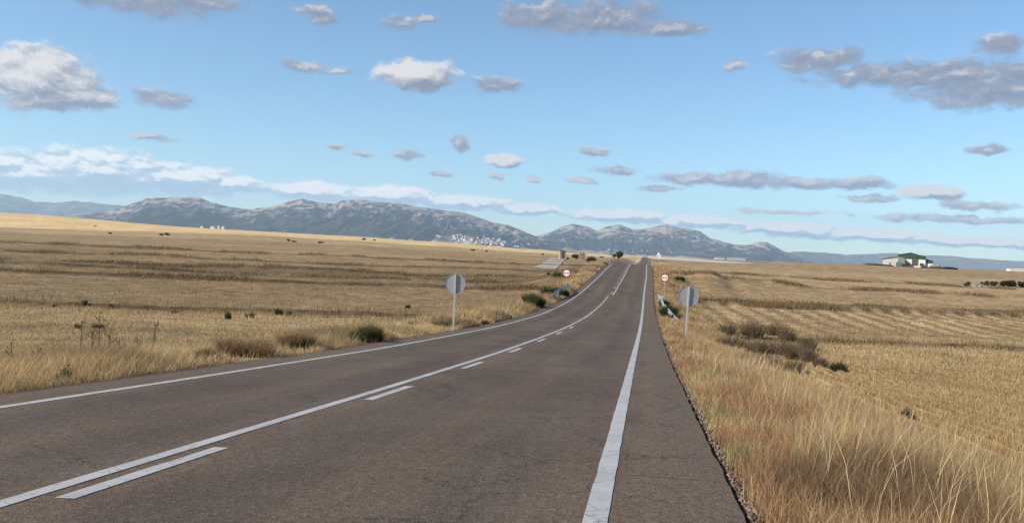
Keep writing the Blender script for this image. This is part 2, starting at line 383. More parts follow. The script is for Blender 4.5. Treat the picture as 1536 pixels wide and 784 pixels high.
Q = np.stack([idx[:-1, :], idx[:-1, j2], idx[1:, j2], idx[1:, :]], -1).reshape(-1, 4)[:, ::-1]
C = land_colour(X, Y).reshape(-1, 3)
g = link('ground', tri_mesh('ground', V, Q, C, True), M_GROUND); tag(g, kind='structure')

# ------------------------------------------------------------------ road, its paint
def strip(xa, xb, lift, ys, name, mat, parent=None, skirt=0, cols=2, ragged=0):
    ys = np.asarray(ys, float); z = zroad(ys)+lift; A = xa(ys); B = xb(ys)
    if ragged:
        B = B+ragged*(fbm(ys*2.2, ys*0+3, 4)-.5)*2; A = A+ragged*(fbm(ys*2.2, ys*0+9, 4)-.5)*2
    rows = [np.stack([A+(B-A)*k/(cols-1), ys, z], -1) for k in range(cols)]
    if skirt:
        rows = [np.stack([A-.02, ys, z-skirt], -1)]+rows+[np.stack([B+.02, ys, z-skirt], -1)]
    V = np.stack(rows, 1); n, m = V.shape[:2]; ii = np.arange(n*m).reshape(n, m)
    Q = np.stack([ii[:-1, :-1], ii[:-1, 1:], ii[1:, 1:], ii[1:, :-1]], -1).reshape(-1, 4)
    return link(name, tri_mesh(name, V.reshape(-1, 3), Q), mat, parent)
YS = np.concatenate([np.arange(-38, 40, .12), np.arange(40, 190, .8), np.arange(190, 1200, 4)])
road = strip(lambda y: xright(y)-W-SH_L, lambda y: xright(y)+SH_R, 0, YS, 'road', M_ASPH, None, .14, 4, .028); tag(road, kind='structure')
def line(o0, o1, y0, y1, name, lift=.005, rag=.008):
    ys = np.linspace(y0, y1, max(8, int((y1-y0)/.15)) if y1 < 60 else max(8, int((y1-y0)/.8)))
    return strip(lambda y: xright(y)+o0, lambda y: xright(y)+o1, lift, ys, name, M_PAINT, road, 0, 2, rag)
def sline(o0, o1, y0, y1, name):
    ys = np.concatenate([np.arange(y0, 60, .15), np.arange(60, min(y1, 190), .8), np.arange(190, y1, 4)]) if y0 < 60 else np.arange(y0, y1, .8)
    return strip(lambda y: xright(y)+o0, lambda y: xright(y)+o1, .005, ys, name, M_PAINT, road, 0, 2, .008)
sline(-.08, .08, -38, 1180, 'right_edge_line'); sline(-W-.07, -W+.07, -38, 1180, 'left_edge_line')
CL = -W/2
sline(CL-.36, CL-.23, -38, 46, 'centre_line')
def road_D(px_, py_):
    r = ray(px_, py_); ys = np.linspace(3, 175, 8000); gg = zroad(ys)-r[2]*ys; return ys[np.argmax(gg > 0)]
d0 = road_D(90, 748); d1 = road_D(340, 670); d2 = road_D(533, 599)
per = d2-d0; dl_ = (d1-d0)*.97
k = -6
while d0+k*per < 46:
    a = d0+k*per
    line(CL-.10, CL+.03, a, a+dl_, 'centre_dash'); k += 1
y = 47.0
while y < 86:
    line(CL-.36, CL-.23, y, y+3.2, 'warning_dash'); y += 4.0
sline(CL+.06, CL+.18, 88, 300, 'centre_line')
y = 90.
while y < 170: line(CL-.22, CL-.09, y, y+2.2, 'centre_dash'); y += 8.5

# dirt track joining from the left
le = [(798.4, 401.3), (815, 394.4), (826, 385.6)]; re_ = [(834, 404.0), (843, 394.4), (850, 387.0)]
A = Curve([0, .5, 1], [p[0] for p in le]); A2 = Curve([0, .5, 1], [p[1] for p in le]); B = Curve([0, .5, 1], [p[0] for p in re_]); B2 = Curve([0, .5, 1], [p[1] for p in re_])
rows = []
for t in np.linspace(0, 1, 14):
    pa = np.array(hit(float(A(t)), float(A2(t)))); pb = np.array(hit(float(B(t)), float(B2(t))))
    rows.append([pa+(pb-pa)*s for s in np.linspace(0, 1, 10)])
TV = np.array(rows); TZ = H(TV[..., 0], TV[..., 1])
for _ in range(2): TZ[1:-1] = (TZ[:-2]+TZ[1:-1]+TZ[2:])/3
TVv = np.concatenate([TV, (TZ+.10)[..., None]], -1); ii = np.arange(140).reshape(14, 10)
tq = np.stack([ii[:-1, :-1], ii[:-1, 1:], ii[1:, 1:], ii[1:, :-1]], -1).reshape(-1, 4)
tag(link('track', tri_mesh('track', TVv.reshape(-1, 3), tq, None, True), M_DIRT), kind='structure')

# ------------------------------------------------------------------ mountains
def range_mesh(name, sil, D0, depth, base, cs, seed, rockiness, pale=(), step=1.0):
    sil = np.array(sil, float)
    uo = np.array([horizon_offset(a, b) for a, b in sil]); u0 = uo[:, 0]; e0 = uo[:, 1]
    us = np.arange(u0[0], u0[-1], step/1250.); e = np.interp(us, u0, e0)
    crest = e*D0/1250
    crest = np.maximum(crest+(ridged(us*60+seed, us*0+seed, 5)-.5)*D0*.0016*np.clip((crest-base)/(D0*.02), 0, 1), base)
    nv = 90; v = np.concatenate([np.linspace(0, 1, nv), np.linspace(1.05, 1.6, 6)])
    UU, VV = np.meshgrid(us, v); hgt = (crest-base)[None, :]
    D = D0-depth*(1-VV)*np.clip(.35+hgt/(D0*.03), .3, 1.1)
    Xx = UU*D; Yy = D
    s = D0/9000.
    rg = ridged(Xx/(560*s)+seed+Yy/(2600*s), Yy/(3200*s)+seed, 5); rg2 = ridged(Xx/(150*s)+seed-Yy/(1500*s), Yy/(1100*s), 4)
    pr = np.where(VV <= 1, np.clip(VV, 0, 1)**1.25, np.clip(1-(VV-1)/.6, 0, 1))
    z = base+hgt*pr*(1-.60*(1-rg)*4*pr*(1-pr)-.0)+hgt*.34*(rg2-.5)*4*pr*(1-pr)
    z = np.where(VV > 1, base+hgt*pr, z)
    vert = np.stack([Xx, Yy, z], -1); n, m = Xx.shape; I = np.arange(n*m).reshape(n, m)
    Qm = np.stack([I[:-1, :-1], I[:-1, 1:], I[1:, 1:], I[1:, :-1]], -1).reshape(-1, 4)
    forest, rock, field = cs
    rk = fbm(Xx/(60*s)+seed, Yy/(260*s)+z/(38*s), 6, .62)*.85+rg2*.12+rockiness*(pr-.78)*.8
    c = mixc(np.tile(np.array(forest, float), (n, m, 1)), rock, sm(.46, .64, rk)*.85)
    low = sm(.22, .03, pr)*sm(.45, .6, fbm(Xx/(500*s), Yy/(300*s)+seed, 3))
    c = mixc(c, field, low*.8)
    for (pu, wu, pm) in pale:
        c = mixc(c, np.array([.50, .42, .34]), np.exp(-((UU-pu)/wu)**2)*sm(pm, pm*.6, pr)*sm(.35, .55, fbm(Xx/160, Yy/300, 4)))
    return link(name, tri_mesh(name, vert.reshape(-1, 3), Qm, c.reshape(-1, 3), True), M_ROCK), (Xx, Yy, z)
SIL_L = [(60, 326), (120, 321), (160, 317), (185, 311), (205, 303), (222, 297.5), (260, 296.5), (300, 296.5), (318, 304), (345, 310), (372, 314), (400, 311), (420, 307), (440, 301), (455, 298), (475, 303), (500, 305.5), (512, 301), (540, 300), (570, 303), (600, 305), (640, 312), (690, 318), (715, 325), (740, 334), (765, 338), (785, 347), (800, 353), (830, 362), (880, 376), (900, 384)]
SIL_R = [(770, 372), (800, 354.5), (825, 349), (840, 341), (848, 338), (860, 335.5), (880, 339), (895, 346), (905, 342), (915, 338.5), (930, 337), (950, 344), (965, 343), (985, 339), (1000, 336), (1015, 341), (1030, 343), (1050, 347), (1065, 357), (1100, 367), (1120, 367), (1140, 363), (1150, 363.5), (1160, 368), (1175, 376), (1195, 384), (1230, 393)]
CS = ((.028, .034, .032), (.36, .30, .255), (.40, .32, .22))
mo, MG = range_mesh('mountain', SIL_L, 8600, 2700, -18, CS, 3, .5, ((-.026, .055, .30), (-.10, .06, .14))); tag(mo, kind='structure')
mo2, MG2 = range_mesh('mountain', SIL_R, 10500, 3000, -18, CS, 11, .55); tag(mo2, kind='structure')
FARL = [(-60, 296), (-20, 289), (5, 291), (30, 296), (52, 303), (80, 304), (110, 301.5), (150, 305), (190, 309), (240, 316), (300, 325)]
FARR = [(1120, 384), (1160, 380), (1190, 377.5), (1215, 378), (1240, 379), (1270, 382), (1300, 381), (1340, 379.5), (1380, 383), (1400, 383.5), (1430, 384.5), (1460, 387), (1500, 390), (1560, 393), (1640, 398)]
CF = ((.05, .06, .045), (.16, .14, .11), (.3, .25, .18))
h1, _ = range_mesh('hills', FARL, 15500, 2500, -20, CF, 5, .1); tag(h1, kind='structure')
h2, _ = range_mesh('hills', FARR, 14000, 2500, -20, CF, 8, .1); tag(h2, kind='structure')

# ------------------------------------------------------------------ village at the mountain foot
def house_mesh(w, l, h, roof=.28):
    b = MB(); b.box(-w/2, w/2, -l/2, l/2, -3, h, 0)
    b.prism([(-w/2-.4, h+.003), (w/2+.4, h+.003), (0, h+w*roof)], -l/2-.4, l/2+.4, 1)
    return b
house_src = []
for i in range(5):
    o = house_mesh(random.uniform(11, 17), random.uniform(14, 26), random.uniform(6, 12)).build('village_house', [M_WALLW, M_ROOF]); house_src.append(o)
Xm, Ym, Zm = MG
def mountain_point(px_, py_, grid):
    r = ray(px_, py_); u = r[0]; j = np.argmin(abs(grid[0][0]/grid[1][0]-u)); t = grid[2][:, j]/grid[1][:, j]; i = int(np.argmax(t[:90] > r[2]))
    return grid[0][i, j], grid[1][i, j], grid[2][i, j]
hp = []
while len(hp) < 95:
    a = random.gauss(0, 1); qx = 722+a*34+random.uniform(-8, 8); qy = 362.5+(qx-722)*.065+random.gauss(0, 3.0)
    if 652 < qx < 812: hp.append((qx, qy, 0))
for _ in range(22): hp.append((random.uniform(905, 1010), random.gauss(377, 2.4), 1))
for _ in range(8): hp.append((random.uniform(836, 862), random.gauss(361, 1.2), 1))
for i, (qx, qy, w) in enumerate(hp):
    p = mountain_point(qx, qy, MG2 if w else MG)
    o = house_src[i] if i < 5 else house_src[i % 5].copy()
    if i >= 5: COL.objects.link(o)
    o.location = p; o.rotation_euler = (0, 0, random.uniform(-1.5, 1.5))
    s = .55 if w else 1.0; s *= random.uniform(.8, 1.3)*1.1; o.scale = (s, s, s)
    if w: tag(o, 'tiny pale house scattered along the foot of the right-hand mountain', 'house', 'houses below the right-hand mountain')
    else: tag(o, 'small white house in the village on the lower slope of the long mountain', 'house', 'white houses of the hillside village')
# grain silos and stores far off on the left
for i, (qx, w, h, lab) in enumerate([(303, 9, 8, 'low white store at left end of the far grain works'), (319, 16, 11, 'wide white shed beside the far white tower'), (328, 6, 26, 'slim pale far tower standing between white sheds'), (334.5, 10, 18, 'tallest square white silo on the distant left plain')]):
    D = 2600; w *= .6; h *= .26; x, yv = at_distance(qx, D); r = ray(qx, 341.0+(qx-320)*.05)
    b = MB(); b.box(-w*.6, w*.6, -4, 4, -8, h*.75, 0); b.prism([(-w*.64, h*.75+.003), (w*.64, h*.75+.003), (0, h*.75+w*.14)], -4.3, 4.3, 1)
    o = b.build('silo' if h > 15 else 'shed', [M_WALLW, M_GREYW], None, (r[0]*D, D, r[2]*D+1)); tag(o, lab, 'silo' if h > 15 else 'shed')

# ------------------------------------------------------------------ blades of grass
def blades(x, y, z, h, w, lean, col, tipc=None, ang=None, bend=.35):
    n = len(x); a = rng.random(n)*2*math.pi if ang is None else ang
    t = rng.random(n)*math.pi; wx = np.cos(t)*w/2; wy = np.sin(t)*w/2
    lx = np.cos(a)*lean*h; ly = np.sin(a)*lean*h
    o = np.zeros((n, 5, 3), np.float32)
    o[:, 0] = np.stack([x-wx, y-wy, z], -1); o[:, 1] = np.stack([x+wx, y+wy, z], -1)
    mx = x+lx*bend; my = y+ly*bend; mz = z+h*.55
    o[:, 2] = np.stack([mx-wx*.75, my-wy*.75, mz], -1); o[:, 3] = np.stack([mx+wx*.75, my+wy*.75, mz], -1)
    o[:, 4] = np.stack([x+lx, y+ly, z+h*np.sqrt(np.clip(1-(lean*.6)**2, .2, 1))], -1)
    b = (np.arange(n)*5)[:, None, None]; T = (np.array([[0, 1, 3], [0, 3, 2], [2, 3, 4]])[None]+b).reshape(-1, 3)
    c = np.repeat(col[:, None, :], 5, 1)
    if tipc is not None: c[:, 4] = tipc; c[:, 2:4] = (c[:, 2:4]+tipc[:, None])*.5
    return o.reshape(-1, 3), T, c.reshape(-1, 3)
def join(parts):
    V = []; T = []; Cc = []; b = 0
    for v, t, c in parts: V.append(v); T.append(t+b); Cc.append(c); b += len(v)
    return np.concatenate(V), np.concatenate(T), np.concatenate(Cc)
def sample(n, y0, y1, power, x0u, x1u):
    """points over the land in view, thinning with distance"""
    t = rng.random(n); y = (y0**power+(y1**power-y0**power)*t)**(1/power); return (x0u+(x1u-x0u)*rng.random(n))*y, y
PAL = np.array([[.40, .32, .185], [.35, .265, .145], [.45, .375, .235], [.29, .21, .12], [.49, .42, .29], [.32, .24, .135]])*np.array([1.08, 1.0, .88])
# ------------------------------------------------------------------ bushes and trees
def shrub_mesh(name, rx, ry, h, n, col, twig=.012, leaf=.03, seed=0, upright=.6, dome=True):
    r = np.random.default_rng(seed); n1 = int(n*.55)
    nb = max(3, int(4+rx*3)); bx = r.normal(0, .38, nb)*rx; by = r.normal(0, .38, nb)*ry; bh = .6+.45*r.random(nb)
    k = r.integers(0, nb, n1); a = r.random(n1)*2*math.pi; q = np.sqrt(r.random(n1))
    x = bx[k]+.25*q*rx*np.cos(a); yv = by[k]+.25*q*ry*np.sin(a)
    hh = h*bh[k]*(.5+.5*r.random(n1)); lean = np.clip((1-upright)*1.6*q, 0, 1.1)
    c = np.array(col)*(.55+.8*r.random((n1, 1)))
    global rng; old = rng; rng = r
    P = [blades(x, yv, np.full(n1, -.03), hh, np.full(n1, twig), lean, c, np.clip(c*1.3, 0, .6), a, .4)]
    rng = old
    # small leaf faces through the volume
    n2 = n-n1; k = r.integers(0, nb, n2); d = r.normal(0, 1, (n2, 3)); d /= np.linalg.norm(d, axis=1)[:, None]; rr = r.random(n2)**.45
    ctr = np.stack([bx[k]+d[:, 0]*rr*rx*.5, by[k]+d[:, 1]*rr*ry*.5, h*bh[k]*(.5+.48*d[:, 2]*rr)], -1)
    t1 = r.normal(0, 1, (n2, 3)); t1 /= np.linalg.norm(t1, axis=1)[:, None]; t2 = np.cross(t1, d); t2 /= (np.linalg.norm(t2, axis=1)[:, None]+1e-6)
    sz = leaf*(.6+.8*r.random(n2))[:, None]
    Vv = np.stack([ctr-t1*sz, ctr+t2*sz*.5, ctr+t1*sz, ctr-t2*sz*.5], 1).reshape(-1, 3); b = (np.arange(n2)*4)[:, None, None]
    Tt = (np.array([[0, 1, 2], [0, 2, 3]])[None]+b).reshape(-1, 3); cc = np.repeat(np.array(col)*(.6+.8*r.random((n2, 1))), 4, 0)
    P.append((Vv, Tt, cc)); v, t, c = join(P)
    return tri_mesh(name, v, t, c)
CLEAR = []
def clearing(x, y):
    m = np.ones(len(x))
    for cx, cy, r_ in CLEAR:
        q = ((x-cx)/r_)**2+((y-cy+.6*r_)/(r_*1.9))**2; m = np.minimum(m, sm(.6, 1.3, q))
    return m
GRN = (.060, .085, .028); DGR = (.030, .045, .018); OLV = (.12, .12, .05); BRN = (.135, .095, .055); DBR = (.085, .062, .038)
def shrub(px_, py_, wpx, hpx, col, label, cat='bush', name='bush', n=1600, group=None, D=None, upright=.6, dens=1):
    if D is None: x, yv = hit(px_, py_)
    else: x, yv = at_distance(px_, D)
    s = scale_at(yv); rx = wpx*s/2; h = hpx*s
    me = shrub_mesh(name, rx*1.0, rx*.9, h, int(n*dens), col, max(.006, .55*s), max(.015, .9*s), int(px_*7+py_), upright)
    z = float(H(x, yv)); CLEAR.append((x, yv, rx*1.05))
    return tag(link(name, me, M_PLANT, None, (x, yv, z)), label, cat, group)
shrub(550, 513, 62, 31, (.085, .095, .035), 'wide olive green broom bush by the left road edge, nearest on that side', n=5200)
shrub(796, 461, 40, 28, GRN, 'tall rounded green broom bush behind the left road edge before the guardrail', n=3600)
shrub(824, 445, 34, 19, DGR, 'dark green low bush right beside the left guardrail', n=2600)
shrub(700, 483, 44, 16, OLV, 'low olive bush growing right behind the left grey-backed sign', n=1500)
shrub(660, 492, 40, 14, OLV, 'sparse olive scrub on the verge just left of the grey-backed sign', n=1000)
shrub(618, 494, 26, 17, (.15, .13, .065), 'thin olive brown scrub between the wide broom bush and the sign', n=700)
shrub(728, 487, 22, 8, DBR, 'small dark brown bush at the asphalt edge right of the left sign', n=500)
shrub(1003, 476, 30, 24, GRN, 'green broom bush at the near end of the right guardrail', n=3000, upright=.4)
shrub(1012, 481, 18, 17, DGR, 'dark leaning broom bush just left of the right grey-backed sign', n=1500, upright=.3)
shrub(998, 461, 18, 14, GRN, 'small green bush behind the right guardrail', n=1200)
shrub(1018, 421, 17, 7, DGR, 'small dark green bush right of the right no-overtaking sign', n=900)
shrub(846, 444, 20, 11, (.07, .07, .045), 'grey green shrub behind the middle of the left guardrail', n=1200)
shrub(866, 412, 13, 6, DBR, 'dark brown bush right of the left no-overtaking sign', n=600)
shrub(832, 413, 18, 8, OLV, 'olive scrub left of the left no-overtaking sign below the track', n=600)
shrub(906, 397, 11, 5, DGR, 'green bush near the crest at the left road edge', n=500)
shrub(893, 403, 10, 5, OLV, 'olive bush on the left bank below the crest', n=400)
shrub(888, 391, 16, 8, DBR, 'dark bush on top of the left cutting', n=800)
shrub(1012, 520, 16, 12, (.22, .11, .06), 'rusty red dry clump at the right asphalt edge below the sign', n=600)
shrub(997, 520, 9, 6, DGR, 'tiny dark weed at the right asphalt edge', n=250)
# left verge brown clumps
for i, (a, b, w, h, lab) in enumerate([(370, 532, 66, 34, 'broad brown dry weed clump on the left verge'), (440, 522, 52, 30, 'brown dry weed clump next right of the broad one on the left verge'), (300, 540, 40, 22, 'short brown dry clump left of the broad weed clump')]):
    shrub(a, b+2, w*1.4, h*1.15, (.25, .17, .09), lab, 'weed clump', 'weed_clump', 4200, dens=1, upright=.6)
# dark dry bushes on the right bank
rb = [(1092, 508, 34), (1128, 505, 34), (1160, 503, 28), (1085, 522, 30), (1110, 528, 34), (1137, 530, 34), (1168, 528, 34), (1192, 536, 32), (1215, 540, 26), (1150, 552, 34), (1185, 556, 28), (1118, 545, 22), (1203, 522, 26), (1180, 512, 26), (1230, 548, 18)]
rb = [(a, b+(3 if b > 520 else 0), w*(1.1 if b > 520 else 1)) for a, b, w in rb]
nm = ['far left', 'far middle', 'far right', 'left edge', 'left inner', 'centre', 'centre right', 'right', 'outer right', 'near middle', 'near right', 'near left', 'upper right', 'upper middle', 'rightmost small']
for (a, b, w), l in zip(rb, nm):
    shrub(a, b, w*1.3, w*1.0, (.15, .115, .07), 'dark brown dry bush at the %s of the thicket right of the grey-backed sign' % l, 'dry bush', 'dry_bush', 2000, 'dry bushes of the right-hand thicket', upright=.5, dens=.5)
shrub(1256, 557, 30, 20, (.05, .055, .028), 'dark green bush just right of the brown thicket', n=1400)
shrub(1362, 628, 26, 20, (.05, .06, .035), 'lone grey green weed in the stubble right of the road', 'weed', 'weed', 900)
shrub(1160, 628, 40, 26, (.085, .11, .04), 'green tuft among the rusty grass of the right verge', 'grass tuft', 'grass_tuft', 1600, upright=.8)
shrub(1148, 676, 12, 14, (.05, .08, .03), 'tiny fresh green sprig near the right asphalt edge', 'sprig', 'sprig', 200)
wd = [(95, 574, 18, 36, GRN, 'dark green leafy stalk at the left asphalt edge'), (341, 479, 16, 17, DGR, 'dark weed standing in the left stubble, tallest of the row'), (377, 477, 14, 12, OLV, 'olive weed right of the tallest dark weed in the left field'), (416, 472, 14, 11, DGR, 'dark weed left of a thin twin in the left field'), (432, 473, 10, 9, OLV, 'thin olive weed farthest right in the left stubble row'),
      (262, 470, 10, 6, DGR, 'low dark weed alone on the pale left stubble'), (146, 492, 20, 10, (.16, .11, .06), 'flat topped dry thistle in the left stubble'), (115, 492, 14, 8, (.17, .12, .06), 'smaller dry thistle left of the flat topped one'), (83, 461, 8, 7, DBR, 'small brown weed at left on the field bank'), (166, 461, 8, 8, DBR, 'small brown weed second on the field bank'), (126, 457, 12, 9, BRN, 'brown tuft on the bank above the thistles'), (612, 462, 14, 7, DBR, 'brown weed in the field left of the grey-backed sign'),
      (1430, 520, 10, 6, DBR, 'small dark weed in the right-hand stubble')]
for a, b, w, h, c, lab in wd: shrub(a, b, w, h, c, lab, 'weed', 'weed', 420, upright=.8)
# dry umbel stalks of the left verge
def stalk(px_, py_, hpx, label):
    x, yv = hit(px_, py_); s = scale_at(yv); h = hpx*s; b = MB(); r = random.Random(int(px_))
    lean = r.uniform(-.12, .12)*h; h *= 1.3; b.cyl((0, 0, -.03), (lean, 0, h), .8*s, .5*s, 5)
    for i in range(9):
        t = r.uniform(.45, 1); a = r.uniform(0, 6.28); l = h*.28*(1.25-t)
        p = np.array([lean*t, 0, h*t]); q = p+np.array([math.cos(a)*l, math.sin(a)*l, l*.9]); b.cyl(p, q, .45*s, .3*s, 4); b.cyl(q, q+np.array([0, 0, 1.6*s]), 1.2*s, .5*s, 5)
    tag(b.build('dry_stalk', M_STALK, None, (x, yv, float(H(x, yv)))), label, 'dry stalk', 'dry flower stalks on the left verge')
M_STALK = speck('dry_stem', (.10, .065, .04), .3, 20, .9)
for i, (a, b, h) in enumerate([(120, 548, 52), (135, 552, 44), (148, 545, 55), (163, 540, 36), (18, 565, 40), (52, 560, 34), (228, 535, 38), (180, 545, 30), (205, 542, 26)]):
    stalk(a, b, h, 'brown dry stalk on the left verge, %s' % ['tallest but one right of the leafy green stalk', 'third from the leafy green stalk', 'tallest of all', 'just right of the tallest', 'at the left border of the photo', 'second from the left border', 'nearest the brown weed clumps', 'short, between the tallest and the clumps', 'shortest of the row'][i])
# distant bushes and trees
def fartree(px_, D, wpx, hpx, basepy, label, col=DGR, name='tree', cat='tree', n=1400, trunk=True, group=None, vis_base=True):
    r = ray(px_, basepy); ys = np.linspace(D*.8, D*1.5, 400); g_ = H(r[0]*ys, ys)-r[2]*ys; i = int(np.argmin(np.abs(g_)))
    D = ys[i]; x, yv = r[0]*D, D; z = float(H(x, D)); s = scale_at(D); w = wpx*s; h = hpx*s
    rr = np.random.default_rng(int(px_*13)); t = thing(name, (x, yv, z), 0, label, cat, group)
    b = MB(); th = .28 if trunk else .12
    b.cyl((0, 0, -.8), (.03*w, 0, h*th), .045*w, .03*w, 8)
    for i in range(6):
        a = i*1.05+rr.random()*.5; b.cyl((.03*w, 0, h*th*.8), (math.cos(a)*w*.28, math.sin(a)*w*.28, h*(.55+.2*rr.random())), .022*w, .008*w, 6)
    b.build('trunk', M_BARK, t)
    nl = 7; lc = np.stack([rr.uniform(-.33, .33, nl)*w, rr.uniform(-.3, .3, nl)*w, h*rr.uniform(.42 if trunk else .15, .74 if trunk else .6, nl)], -1); lr = rr.uniform(.20, .32, nl)*w
    k = rr.integers(0, nl, n); d = rr.normal(0, 1, (n, 3)); d /= np.linalg.norm(d, axis=1)[:, None]; q = rr.random(n)**.4
    ctr = lc[k]+d*(q*lr[k])[:, None]*np.array([1, 1, min(1, h/w*1.1)]); t1 = rr.normal(0, 1, (n, 3)); t1 /= np.linalg.norm(t1, axis=1)[:, None]; t2 = np.cross(t1, d); sz = w*.06*(.6+.8*rr.random(n))[:, None]
    Vv = np.stack([ctr-t1*sz, ctr+t2*sz, ctr+t1*sz, ctr-t2*sz], 1).reshape(-1, 3); Tt = (np.array([[0, 1, 2], [0, 2, 3]])[None]+(np.arange(n)*4)[:, None, None]).reshape(-1, 3)
    cc = np.repeat(np.array(col)*(.6+.8*rr.random((n, 1))), 4, 0); link('crown', tri_mesh('crown', Vv, Tt, cc), M_PLANT, t)
    return t
fartree(927, 330, 13, 13.5, 384.0, 'dark round-headed tree standing alone left of the road where it dips', n=1500)
fartree(921, 335, 7, 8, 383.2, 'smaller dark tree touching the lone tree on its left', n=800)
fartree(864, 232, 12, 9.5, 382.0, 'dark green tree behind the hut on the left rise', (.05, .06, .03), n=1400)
fartree(852, 234, 5, 6.5, 381.5, 'narrow dark shrub between the hut and the tree on the left rise', n=500, trunk=False)
fartree(882, 225, 8, 6.5, 383.5, 'dark low bush at right end of the ruined walls', (.05, .05, .03), n=700, trunk=False)
for a, D, w, h, b, lab in [(165, 520, 6, 4, 351, 'small dark round bush on the far left field, left of a wider one'), (243, 520, 8, 3.5, 353, 'left half of the wide dark bush pair on the far left field'), (251, 520, 9, 5, 353, 'right, taller half of the dark bush pair on the far left field'), (433, 420, 6, 4, 362, 'dark bush on the far field below the central peak'), (441, 420, 7, 3, 363, 'low dark bush right next to one below the central peak'), (481, 400, 8, 3.5, 364.5, 'wide dark bush on the far field right of the peak'),
      (546, 600, 6, 4, 360, 'dark bush on the golden strip, left of a smaller one'), (562, 600, 5, 3, 361, 'smaller dark bush on the golden strip'), (709, 350, 7, 3, 376, 'low dark bush on the field below the white village'), (729, 350, 4, 3.5, 377.5, 'tiny upright bush right of the low one below the village'), (814, 330, 4, 4, 382, 'small bush at the left start of the dirt track'), (903, 360, 8, 2, 385, 'flat dark shrub left of the lone tree'), (143, 900, 5, 2, 339.5, 'tiny dark shrub on the golden hill skyline')]:
    fartree(a, D, w, h, b, lab, DGR, 'bush', 'bush', 420, False)
for a, w, h, b, lab in [(1451, 10, 9, 429, 'single dark bush left of the grey rock heap in the right field'), (1476, 10, 8, 427.5, 'round dark bush right of the grey rock heap in the right field'), (1492, 12, 9, 428.5, 'grey green leftmost tree of the dark grove at right'), (1506, 14, 11, 429.5, 'second tree of the dark grove at right'), (1519, 15, 12, 430, 'middle tree of the dark grove at right'), (1531, 14, 12, 430.5, 'tree of the dark grove beside the right border'), (1544, 15, 12.5, 431, 'rightmost tree of the dark grove, cut by the border')]:
    fartree(a, 178, w, h, b, lab, (.028, .036, .018) if 'grey' not in lab else (.06, .07, .045), 'tree' if 'tree' in lab else 'bush', 'tree' if 'tree' in lab else 'bush', 1100, False, 'trees of the grove at right' if 'grove' in lab else None, vis_base=False)
# grey rock heap
x, yv = hit(1464, 430); b = MB(); rr = random.Random(4)
for i in range(14):
    a = rr.uniform(-1, 1)*.8; c = rr.uniform(-.5, .5); r_ = rr.uniform(.25, .5); b.cyl((a, c, -.1), (a+rr.uniform(-.2, .2), c, r_*1.6*(1-abs(a)*.4)), r_, r_*.5, 6)
tag(b.build('rock_heap', speck('grey_rock', (.22, .20, .18), .2, 2, .95), None, (x, yv, float(H(x, yv)))), 'grey heap of stones between two dark bushes in the right field', 'rock heap')

BRX = hit(1345, 775); RDX = hit(1185, 740)
# --- right verge: tall mixed grass
parts = []
def verge_right(n, y0, y1, hs, ws):
    tt = rng.random(n); y = y0*(y1/y0)**tt; d = rng.random(n)**1.0*4.3+.10+.12*rng.random(n)
    d = d*np.clip(.75+y*.004, .75, 1.6)
    x = xright(y)+SH_R+d/math.cos(RA)
    k1 = fbm(x*1.1+3, y*.45, 3); k2 = fbm(x*.8+40, y*.35, 3); k3 = fbm(x*2.2, y*1.2, 2)
    keep = rng.random(n) < np.clip(.28+k3*1.3, 0, 1)*sm(4.8, 2.6, d/np.clip(.75+y*.004, .75, 1.6)+(k1-.5)*3)
    keep &= rng.random(n) < clearing(x, y)+.06
    x, y, d, k1, k2 = x[keep], y[keep], d[keep], k1[keep], k2[keep]; m = len(x)
    c = PAL[rng.integers(0, 6, m)]*(.75+.5*rng.random((m, 1)))
    red = sm(.46, .64, k1*.5+.5*fbm(x*2.3, y*1.1+5, 2)+.17*np.exp(-((d-1.0)/.7)**2)*sm(14, 9, y)+.25*np.exp(-((x-RDX[0])**2+(y-RDX[1])**2)/.8)); c = mixc(c, np.array([.28, .14, .075]), red*.6)
    brown = np.maximum(sm(.58, .68, k2)*sm(1.4, 2.4, d), sm(1.3, .5, ((x-BRX[0])/1.0)**2+((y-BRX[1])/1.3)**2)); c = mixc(c, np.array([.16, .11, .062]), brown*.8)
    sage = sm(.60, .70, fbm(x*1.4+80, y*.5, 3)); c = mixc(c, np.array([.20, .20, .10]), sage*.7*(rng.random(m) < .7)); c = c*(.55+.8*rng.random(m)**.8)[:, None]
    h = hs*(.45+.75*rng.random(m))*(.7+.6*k3[keep])*np.clip(.45+d*.6, .4, 1.15)
    w = np.maximum(ws, y*.00055)*(.7+.6*rng.random(m))
    a = rng.normal(.5, 2.0, m)
    parts.append(blades(x, y, H(x, y)-.02, h, w, .1+.75*rng.random(m)**1.4, c, np.clip(c*1.2, 0, .7), a, .3))
verge_right(105000, 3.2, 14, .39, .0052)
verge_right(110000, 13, 50, .36, .006)
verge_right(34000, 45, 170, .38, .03)
V, T, Cc = join(parts); o = link('roadside_grass', tri_mesh('roadside_grass', V, T, Cc), M_PLANT); tag(o, 'tall dry straw and rust coloured grass along the right edge of the road', 'grass', kind='stuff')
